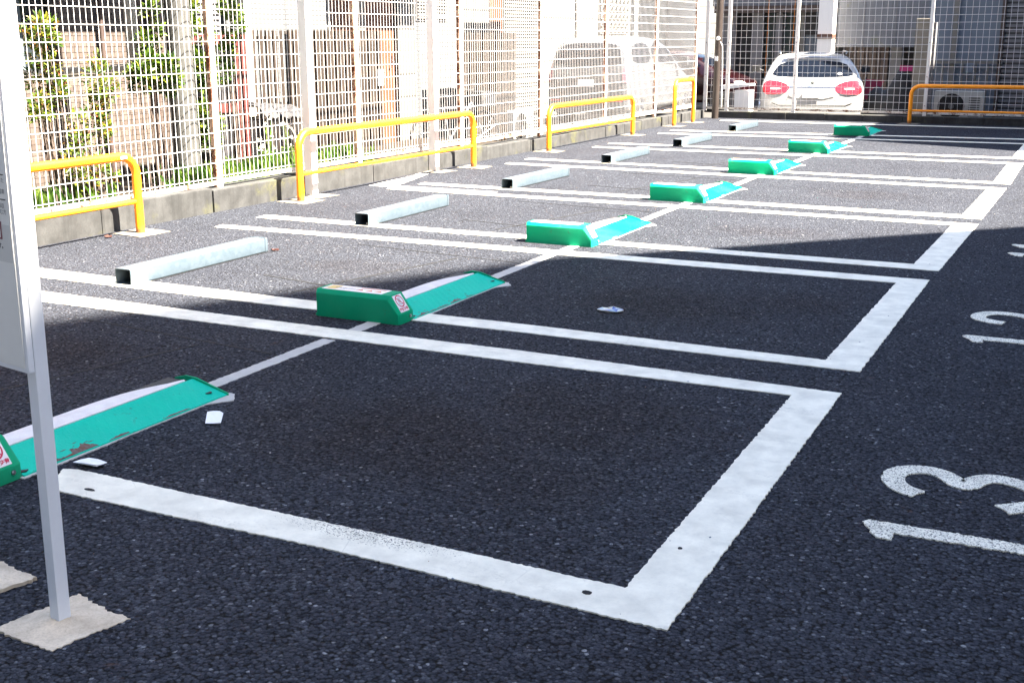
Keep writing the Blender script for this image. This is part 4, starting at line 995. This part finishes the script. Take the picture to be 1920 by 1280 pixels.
def patch(name, me, poly, view, mat, parent, off=.006, rounded=2, cuts=3):
    """lay a 2-D outline on a body surface, seen from the rear ('x') or a side ('y','-y')"""
    bv = BVHTree.FromPolygons([v.co.copy() for v in me.vertices], [tuple(p.vertices) for p in me.polygons])
    if rounded: poly = chaikin(poly, rounded)
    bm = bmesh.new(); vv = []
    for a, b in poly: vv.append(bm.verts.new((a, b, 0)))
    f = bm.faces.new(vv); bmesh.ops.triangulate(bm, faces=[f]); bmesh.ops.subdivide_edges(bm, edges=bm.edges, cuts=cuts, use_grid_fill=True)
    d = {'x': Vector((1, 0, 0)), 'y': Vector((0, 1, 0)), '-y': Vector((0, -1, 0)), '-x': Vector((-1, 0, 0))}[view]
    for v in bm.verts:
        a, b = v.co.x, v.co.y; o = Vector((-3, a, b)) if view == 'x' else Vector((9, a, b)) if view == '-x' else Vector((a, -3, b)) if view == 'y' else Vector((a, 3, b))
        hit = bv.ray_cast(o, d)
        if hit[0] is None: hit = bv.find_nearest(o+d*3)
        v.co = hit[0]-d*off
    for fc in bm.faces:
        fc.normal_update()
        if fc.normal.dot(d) > 0: fc.normal_flip()
        fc.smooth = True
    m2 = bpy.data.meshes.new(name); bm.to_mesh(m2); bm.free(); m2.materials.append(M[mat]); return link(name, m2, parent)
def wheels(parent, pts, r, wd=.2):
    for (x, y) in pts:
        s = 1 if y > 0 else -1; w_ = empty('wheel'); w_.parent = parent; w_.location = (x, y, r)
        n = MB(); n.tube([(0, -wd/2, 0), (0, -wd/2+.02, 0), (0, wd/2-.02, 0), (0, wd/2, 0)], [r*.9, r, r, r*.9], 28); n.build('tyre', 'tyre', w_, smooth=40)
        q = MB(); q.tube([(0, s*(wd/2+.002), 0), (0, s*(wd/2+.012), 0)], r*.62, 20)
        for k in range(5): a = math.pi*2*k/5; q.bar((0, s*(wd/2+.02), 0), (r*.6*math.cos(a), s*(wd/2+.02), r*.6*math.sin(a)), .03, .06)
        q.build('rim', 'chrome', w_)
# white hatchback: rear at x = 0, front towards +x
def ring(W, fw, zs): return [(W*f, z) for f, z in zip(fw, zs)]
W = .93
st = [(0.0, ring(W, (.5, .78, .84, .86, .84, .80, .6, .35, 0), (.24, .25, .38, .50, .60, .64, .655, .66, .66))),
      (.06, ring(W, (.5, .90, .965, .97, .95, .90, .7, .4, 0), (.19, .20, .38, .54, .66, .715, .73, .735, .74))),
      (.12, ring(W, (.5, .94, .985, .99, .98, .93, .74, .42, 0), (.18, .18, .38, .58, .76, .86, .875, .88, .885))),
      (.20, ring(W, (.5, .95, 1.0, 1.0, .99, .94, .80, .45, 0), (.18, .18, .38, .60, .80, .90, .955, .965, .97))),
      (.46, ring(W, (.5, .95, 1.0, 1.0, .99, .94, .80, .50, 0), (.18, .18, .38, .60, .82, .94, 1.17, 1.225, 1.24))),
      (.56, ring(W, (.5, .95, 1.0, 1.0, .985, .94, .79, .56, 0), (.18, .18, .38, .60, .82, .95, 1.24, 1.325, 1.345))),
      (1.2, ring(W, (.5, .95, 1.0, 1.0, .985, .93, .78, .58, 0), (.18, .18, .38, .60, .82, .95, 1.29, 1.375, 1.395))),
      (2.2, ring(W, (.5, .95, 1.0, 1.0, .985, .93, .77, .56, 0), (.18, .18, .38, .60, .82, .94, 1.27, 1.355, 1.375))),
      (2.95, ring(W, (.5, .95, 1.0, 1.0, .98, .92, .82, .5, 0), (.18, .18, .38, .60, .80, .90, .96, .99, 1.0))),
      (4.1, ring(W, (.5, .93, .97, .97, .93, .86, .7, .4, 0), (.18, .18, .36, .55, .68, .75, .79, .81, .82))),
      (4.32, ring(W, (.45, .75, .8, .8, .76, .7, .5, .3, 0), (.22, .22, .36, .48, .58, .62, .64, .65, .65)))]
hb = loft(st); hb.materials.append(M['car_white'])
wc_ = empty('white_hatchback', (-4.14, 19.75, -.27), R(90+14)); tag(wc_, 'white hatchback seen from behind through the far fence', 'car', 'parked cars beyond the fences')
link('body', hb, wc_)
patch('rear_window', hb, [(-.74, .965), (-.70, 1.06), (-.58, 1.205), (-.2, 1.24), (.2, 1.24), (.58, 1.205), (.70, 1.06), (.74, .965), (.3, .945), (-.3, .945)], 'x', 'carglass', wc_, .006, 1)
for s in (1, -1):
    tl = patch('tail_light', hb, [(s*.89, .77), (s*.84, .895), (s*.62, .885), (s*.42, .81), (s*.41, .70), (s*.58, .645), (s*.89, .645)], 'x', 'lamp_red', wc_, .012, 1)
    patch('light_bar', hb, [(s*.76, .742), (s*.74, .762), (s*.58, .756), (s*.56, .742), (s*.60, .730), (s*.74, .730)], 'x', 'lamp_clear', tl, .018, 1)
    patch('side_window', hb, [(.75, 1.0), (.95, 1.27), (2.1, 1.26), (2.75, 1.0)], '-y' if s > 0 else 'y', 'carglass', wc_, .006, 1)
    mi = MB(); mi.v = []; mi.tube([(2.45, s*.93, 1.0), (2.45, s*1.02, 1.03)], .02, 8).box(2.42, 2.52, min(s*1.0, s*1.16), max(s*1.0, s*1.16), .97, 1.10); mi.build('mirror', 'rubber', wc_, bevel=.01)
    MB().tube([(.75, s*.60, 1.36), (.85, s*.61, 1.40), (2.0, s*.60, 1.40), (2.1, s*.59, 1.35)], .014, 8).build('roof_rail', 'chrome', wc_)
pl = patch('number_plate', hb, [(-.175, .58), (-.175, .72), (.175, .72), (.175, .58)], 'x', 'plate', wc_, .02, 0)
patch('plate_recess', hb, [(-.42, .565), (-.38, .745), (.38, .745), (.42, .565)], 'x', 'signgrey', wc_, .006, 1)
patch('chrome_strip', hb, [(-.44, .765), (-.44, .79), (.44, .79), (.44, .765)], 'x', 'chrome', wc_, .012, 0)
patch('tailgate_seam', hb, [(-.72, .48), (-.60, .435), (.60, .435), (.72, .48), (.71, .492), (.595, .447), (-.595, .447), (-.71, .492)], 'x', 'rubber', wc_, .004, 0)
patch('bumper_valance', hb, [(-.62, .21), (-.56, .31), (.56, .31), (.62, .21)], 'x', 'rubber', wc_, .008, 1)
patch('sticker', hb, [(-.52, .99), (-.52, 1.03), (-.45, 1.03), (-.45, .99)], 'x', 'sticker', wc_, .012, 1)
MB().tube([(.07, 0, .845), (.06, 0, .845)], .035, 16).build('round_badge', 'chrome', wc_)
MB().bar((.50, -.5, 1.335), (.50, .5, 1.335), .12, .02).build('roof_spoiler', 'car_white', wc_, bevel=.006)
wheels(wc_, [(.85, .82), (.85, -.82), (3.5, .82), (3.5, -.82)], .33)
# silver van
W = .86
fw = (.5, .94, 1.0, 1.0, .985, .95, .87, .74, 0)
st = [(0.0, ring(W, (.5, .86, .92, .93, .92, .88, .66, .4, 0), (.28, .29, .42, .55, .68, .74, .76, .765, .77))),
      (.06, ring(W, (.5, .93, .975, .98, .97, .93, .76, .5, 0), (.24, .24, .42, .60, .86, 1.06, 1.10, 1.11, 1.12))),
      (.16, ring(W, (.5, .94, .99, .995, .985, .95, .84, .6, 0), (.22, .22, .42, .62, .90, 1.12, 1.42, 1.50, 1.52))),
      (.26, ring(W, (.5, .94, 1.0, 1.0, .985, .95, .87, .74, 0), (.22, .22, .42, .62, .92, 1.13, 1.54, 1.66, 1.69))),
      (1.2, ring(W, fw, (.22, .22, .42, .62, .92, 1.12, 1.58, 1.695, 1.725))), (2.6, ring(W, fw, (.22, .22, .42, .62, .92, 1.10, 1.55, 1.67, 1.70))),
      (3.45, ring(W, (.5, .94, 1.0, 1.0, .98, .92, .80, .5, 0), (.22, .22, .42, .60, .86, .98, 1.05, 1.08, 1.09))),
      (4.2, ring(W, (.5, .9, .95, .95, .92, .85, .6, .35, 0), (.24, .24, .42, .58, .72, .80, .84, .86, .86))), (4.38, ring(W, (.4, .7, .75, .75, .72, .66, .5, .3, 0), (.28, .28, .4, .5, .6, .65, .67, .68, .68)))]
vb = loft(st); vb.materials.append(M['car_silver'])
vn = empty('silver_van', (-8.30, 18.95, -.27), R(90)); tag(vn, 'silver minivan parked behind the left mesh fence', 'car', 'parked cars beyond the fences'); link('body', vb, vn)
patch('rear_window', vb, [(-.70, 1.14), (-.66, 1.30), (-.60, 1.52), (-.3, 1.56), (.3, 1.56), (.60, 1.52), (.66, 1.30), (.70, 1.14)], 'x', 'carglass', vn, .008, 1)
for s in (1, -1):
    patch('tail_light', vb, [(s*.85, .82), (s*.85, 1.20), (s*.80, 1.21), (s*.73, 1.10), (s*.73, .84)], 'x', 'maroon', vn, .012, 1)
    patch('side_window', vb, [(.45, 1.18), (.40, 1.35), (.50, 1.54), (1.35, 1.57), (1.40, 1.16)], '-y' if s > 0 else 'y', 'carglass', vn, .006, 1)
    patch('side_window', vb, [(1.50, 1.16), (1.46, 1.57), (2.55, 1.55), (3.15, 1.12)], '-y' if s > 0 else 'y', 'carglass', vn, .006, 1)
    patch('door_handle', vb, [(1.25, .985), (1.25, 1.01), (1.45, 1.01), (1.45, .985)], '-y' if s > 0 else 'y', 'chrome', vn, .02, 0)
    patch('slide_rail', vb, [(.25, 1.02), (.25, 1.035), (1.15, 1.04), (1.15, 1.025)], '-y' if s > 0 else 'y', 'rubber', vn, .006, 0)
    MB().box(2.9, 3.0, min(s*.88, s*1.06), max(s*.88, s*1.06), 1.10, 1.28).build('mirror', 'car_silver', vn, bevel=.02)
patch('plate_garnish', vb, [(-.45, .90), (-.45, .96), (.45, .96), (.45, .90)], 'x', 'chrome', vn, .012, 1)
patch('number_plate', vb, [(-.17, .74), (-.17, .88), (.17, .88), (.17, .74)], 'x', 'plate', vn, .015, 0)
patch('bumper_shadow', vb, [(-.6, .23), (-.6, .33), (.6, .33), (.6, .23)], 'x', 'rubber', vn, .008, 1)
for s in (1, -1): patch('reflector', vb, [(s*.55, .47), (s*.55, .50), (s*.75, .50), (s*.75, .47)], 'x', 'lamp_red', vn, .01, 0)
put_text('badge_lettering', 'TOYOTA', .07, 'chrome', vn, frame((-.008, -.02, 1.0), (0, -1, 0), (0, 0, 1)))
wheels(vn, [(.78, .76), (.78, -.76), (3.4, .76), (3.4, -.76)], .31)
# dark red car, side on, nose to the right
W = .74
st = [(0.0, ring(W, (.5, .8, .85, .86, .84, .8, .6, .35, 0), (.26, .27, .4, .52, .64, .72, .74, .75, .75))), (.12, ring(W, (.5, .93, .98, .98, .96, .92, .7, .45, 0), (.2, .2, .4, .58, .78, .92, .95, .96, .97))),
      (.45, ring(W, fw, (.2, .2, .4, .6, .82, .93, 1.26, 1.34, 1.355))), (1.3, ring(W, fw, (.2, .2, .4, .6, .82, .93, 1.30, 1.40, 1.42))), (2.15, ring(W, fw, (.2, .2, .4, .6, .82, .92, 1.24, 1.33, 1.35))),
      (2.7, ring(W, (.5, .94, 1, 1, .98, .9, .78, .5, 0), (.2, .2, .4, .6, .78, .86, .90, .92, .93))), (3.25, ring(W, (.5, .92, .96, .96, .92, .85, .7, .4, 0), (.2, .2, .4, .55, .68, .74, .76, .77, .78))), (3.4, ring(W, (.4, .7, .75, .75, .72, .65, .5, .3, 0), (.24, .24, .36, .46, .54, .58, .6, .6, .6)))]
rb_ = loft(st); rb_.materials.append(M['car_red'])
rc_ = empty('red_car', (-10.05, 24.9, -.27), 0); tag(rc_, 'dark red compact car half hidden behind the silver van and brown pole', 'car', 'parked cars beyond the fences'); link('body', rb_, rc_)
for v_ in ('y', '-y'):
    patch('side_window', rb_, [(.55, .98), (.75, 1.28), (1.28, 1.30), (1.30, .97)], v_, 'carglass', rc_, .006, 1); patch('side_window', rb_, [(1.38, .97), (1.36, 1.31), (2.0, 1.26), (2.45, .96)], v_, 'carglass', rc_, .006, 1)
patch('windscreen', rb_, [(-.58, .96), (-.5, 1.28), (.5, 1.28), (.58, .96)], '-x', 'carglass', rc_, .006, 1)
for s in (1, -1):
    patch('headlight', rb_, [(s*.42, .60), (s*.45, .70), (s*.66, .72), (s*.68, .62)], '-x', 'lamp_clear', rc_, .01, 1)
    MB().box(2.2, 2.3, min(s*.74, s*.90), max(s*.74, s*.90), .95, 1.08).build('mirror', 'car_red', rc_, bevel=.02)
wheels(rc_, [(.6, .64), (.6, -.64), (2.85, .64), (2.85, -.64)], .28, .16)

# ------------------------------------------------------------------ shrubs
def leafmat(name, stops):
    t = NT(name); gi = t.n.new('ShaderNodeNewGeometry'); c = t.ramp(gi.outputs['Random Per Island'], *stops)
    t.out(c, .45, 0, .4); tr = t.n.new('ShaderNodeBsdfTranslucent'); t.set(tr.inputs['Color'], c); mx = t.n.new('ShaderNodeMixShader'); mx.inputs[0].default_value = .35
    t.l.new(t.b.outputs[0], mx.inputs[1]); t.l.new(tr.outputs[0], mx.inputs[2]); t.l.new(mx.outputs[0], t.n['Material Output'].inputs[0]); return t.m
M['leaf_gold'] = leafmat('leaf_gold', [(0, (.020, .055, .008)), (.4, (.07, .12, .010)), (.75, (.14, .16, .012)), (.92, (.17, .10, .016)), (1, (.18, .05, .02))])
M['leaf_green'] = leafmat('leaf_green', [(0, (.015, .04, .008)), (.4, (.045, .09, .010)), (.75, (.10, .15, .012)), (1, (.17, .18, .015))])
M['leaf_weed'] = leafmat('leaf_weed', [(0, (.04, .10, .02)), (.6, (.10, .19, .03)), (1, (.20, .26, .05))])
M['bark'] = paint('bark', (.07, .05, .04), .8, .3); M['petal'] = paint('petal_white', (.6, .58, .5), .7, .1)
def leaf(m, p, d, n, L, wd, mi=0):
    d = d.normalized(); s = d.cross(n); s = s.normalized() if s.length > 1e-4 else Vector((1, 0, 0)); n = s.cross(d); o = len(m.v)
    for a, b, c in ((0, 0, 0), (.35, -.5, .12), (.35, .5, .12), (.72, -.38, .06), (.72, .38, .06), (1, 0, -.12), (.38, 0, 0), (.72, 0, -.03)): m.v.append(tuple(p+d*L*a+s*wd*b+n*L*c))
    for f in ((0, 1, 6), (0, 6, 2), (1, 3, 7, 6), (6, 7, 4, 2), (3, 5, 7), (7, 5, 4)): m.face([o+i for i in f], mi)
def rv(): 
    while True:
        v = Vector((random.uniform(-1, 1), random.uniform(-1, 1), random.uniform(-1, 1)))
        if .05 < v.length < 1: return v
def shrub(name, label, x, base, clusters, mat, dens, L, wd):
    t = empty(name, (x, base, .1)); tag(t, label, 'shrub', 'shrubs behind the left fence')
    fol = MB(); stem = MB(); inv = Vector((x, base, .1))
    for (y, z, r) in clusters:
        c = Vector((x+random.uniform(-.10, .08), y, z))-inv
        b0 = Vector((random.uniform(-.05, .05), random.uniform(-.08, .08)+(y-base)*.25, 0)); mid = (b0+c)/2+Vector((random.uniform(-.05, .05), random.uniform(-.05, .05), .05))
        stem.tube([b0, mid, c+Vector((0, 0, r*.5))], [.009, .006, .003], 6)
        for k in range(int(dens*(r/.07)**2)):
            v = rv(); p = c+Vector((v.x*r*1.1, v.y*r*1.15, v.z*r*1.25)); d = (v+Vector((0, 0, .35))+rv()*.6); leaf(fol, p, d, Vector((.5, 0, 1))+rv()*.7, L*random.uniform(.6, 1.25), wd*random.uniform(.7, 1.2))
    stem.build('stem', 'bark', t); fol.build('foliage', mat, t)
    return t
random.seed(5)
shrub('golden_shrub', 'golden and orange tipped shrub beside the sign, before the dark window', -6.2, 3.98, [(3.92, 1.43, .1), (3.84, 1.47, .05), (3.99, 1.38, .09), (3.88, 1.27, .07), (3.93, 1.09, .09), (4.02, 1.05, .07), (3.99, 1.0, .06), (3.76, .89, .07), (3.88, .87, .07), (3.71, .86, .04), (3.95, .88, .05), (3.78, .97, .03), (3.76, 1.43, .04), (3.97, 1.18, .06)], 'leaf_gold', 80, .052, .021)
shrub('golden_shrub', 'yellow-green shrub with orange shoots before the mosaic tile wall', -6.15, 4.22, [(4.45, 1.21, .05), (4.32, 1.08, .11), (4.37, 1.0, .08), (4.28, .91, .07), (4.41, .86, .07), (4.23, .79, .07), (4.08, .78, .06), (4.31, .72, .07), (4.08, .65, .07), (4.21, .61, .08), (4.35, .65, .06), (4.12, .53, .06), (3.96, .51, .06), (4.19, .41, .1), (4.35, .35, .06), (4.0, .39, .06), (4.15, .30, .1)], 'leaf_gold', 60, .05, .021)
shrub('green_shrub', 'green leafy shrub just left of the concrete pole', -6.35, 5.22, [(5.2, 1.36, .06), (5.3, 1.44, .06), (5.15, 1.18, .08), (5.27, 1.12, .1), (5.4, 1.16, .06), (5.1, 1.06, .09), (5.32, 1.03, .09), (5.03, 1.12, .06), (5.22, 1.25, .06), (5.28, 1.6, .06)], 'leaf_green', 130, .06, .028)
shrub('green_shrub', 'green leafy shrub just right of the concrete pole', -6.5, 5.95, [(5.78, 1.62, .09), (5.88, 1.65, .07), (5.8, 1.49, .07), (5.79, 1.29, .06), (5.87, 1.17, .1), (6.01, 1.14, .09), (5.96, 1.03, .09), (5.79, 1.08, .06), (5.86, .73, .11), (5.99, .62, .1), (5.88, .58, .08), (6.1, 1.02, .06), (5.95, 1.44, .06), (5.9, .45, .08)], 'leaf_green', 130, .06, .028)
shrub('green_shrub', 'slender green shrub before the maroon gate', -6.5, 6.38, [(6.31, 1.66, .07), (6.43, 1.68, .06), (6.45, 1.59, .06), (6.37, 1.37, .06), (6.31, 1.26, .08), (6.26, 1.07, .06), (6.43, 1.47, .06), (6.38, 1.15, .05)], 'leaf_green', 130, .06, .027)
# weeds along the kerb
wd_ = MB(); random.seed(9)
for i in range(420):
    y = random.choice((random.uniform(2.6, 4.3), random.uniform(5.2, 7.9), random.uniform(5.2, 7.9))); x = random.uniform(-6.5, -5.95); p = Vector((x, y, .10))
    for k in range(4): leaf(wd_, p, Vector((random.uniform(-.6, .6), random.uniform(-.6, .6), 1.3)), Vector((1, 0, .2)), random.uniform(.08, .28), random.uniform(.012, .03))
tag(wd_.build('weeds', 'leaf_weed'), 'green weeds growing on the soil strip behind the kerb', 'weeds', kind='stuff')
for i, (y, zt, lb) in enumerate([(6.55, .72, 'white flowering weed at the foot of the maroon gate'), (6.95, .62, 'white flowering weed left of the waste cage')]):
    fl_ = empty('flowering_weed', (-6.3, y, .1)); tag(fl_, lb, 'plant', 'flowering weeds behind the fence'); s_ = MB(); p_ = MB(); l_ = MB()
    for k in range(9):
        tip = Vector((random.uniform(-.08, .08), random.uniform(-.14, .14), zt*random.uniform(.5, .95)-.1)); s_.tube([(0, 0, 0), tip*.5+Vector((.01, 0, 0)), tip], .003, 5)
        for q in range(7): leaf(p_, tip, rv(), rv(), .028, .02)
        for q in range(4): leaf(l_, tip*random.uniform(.2, .8), rv()+Vector((0, 0, .4)), rv(), .06, .02)
    s_.build('stem', 'leaf_weed', fl_); p_.build('petals', 'petal', fl_); l_.build('leaves', 'leaf_weed', fl_)
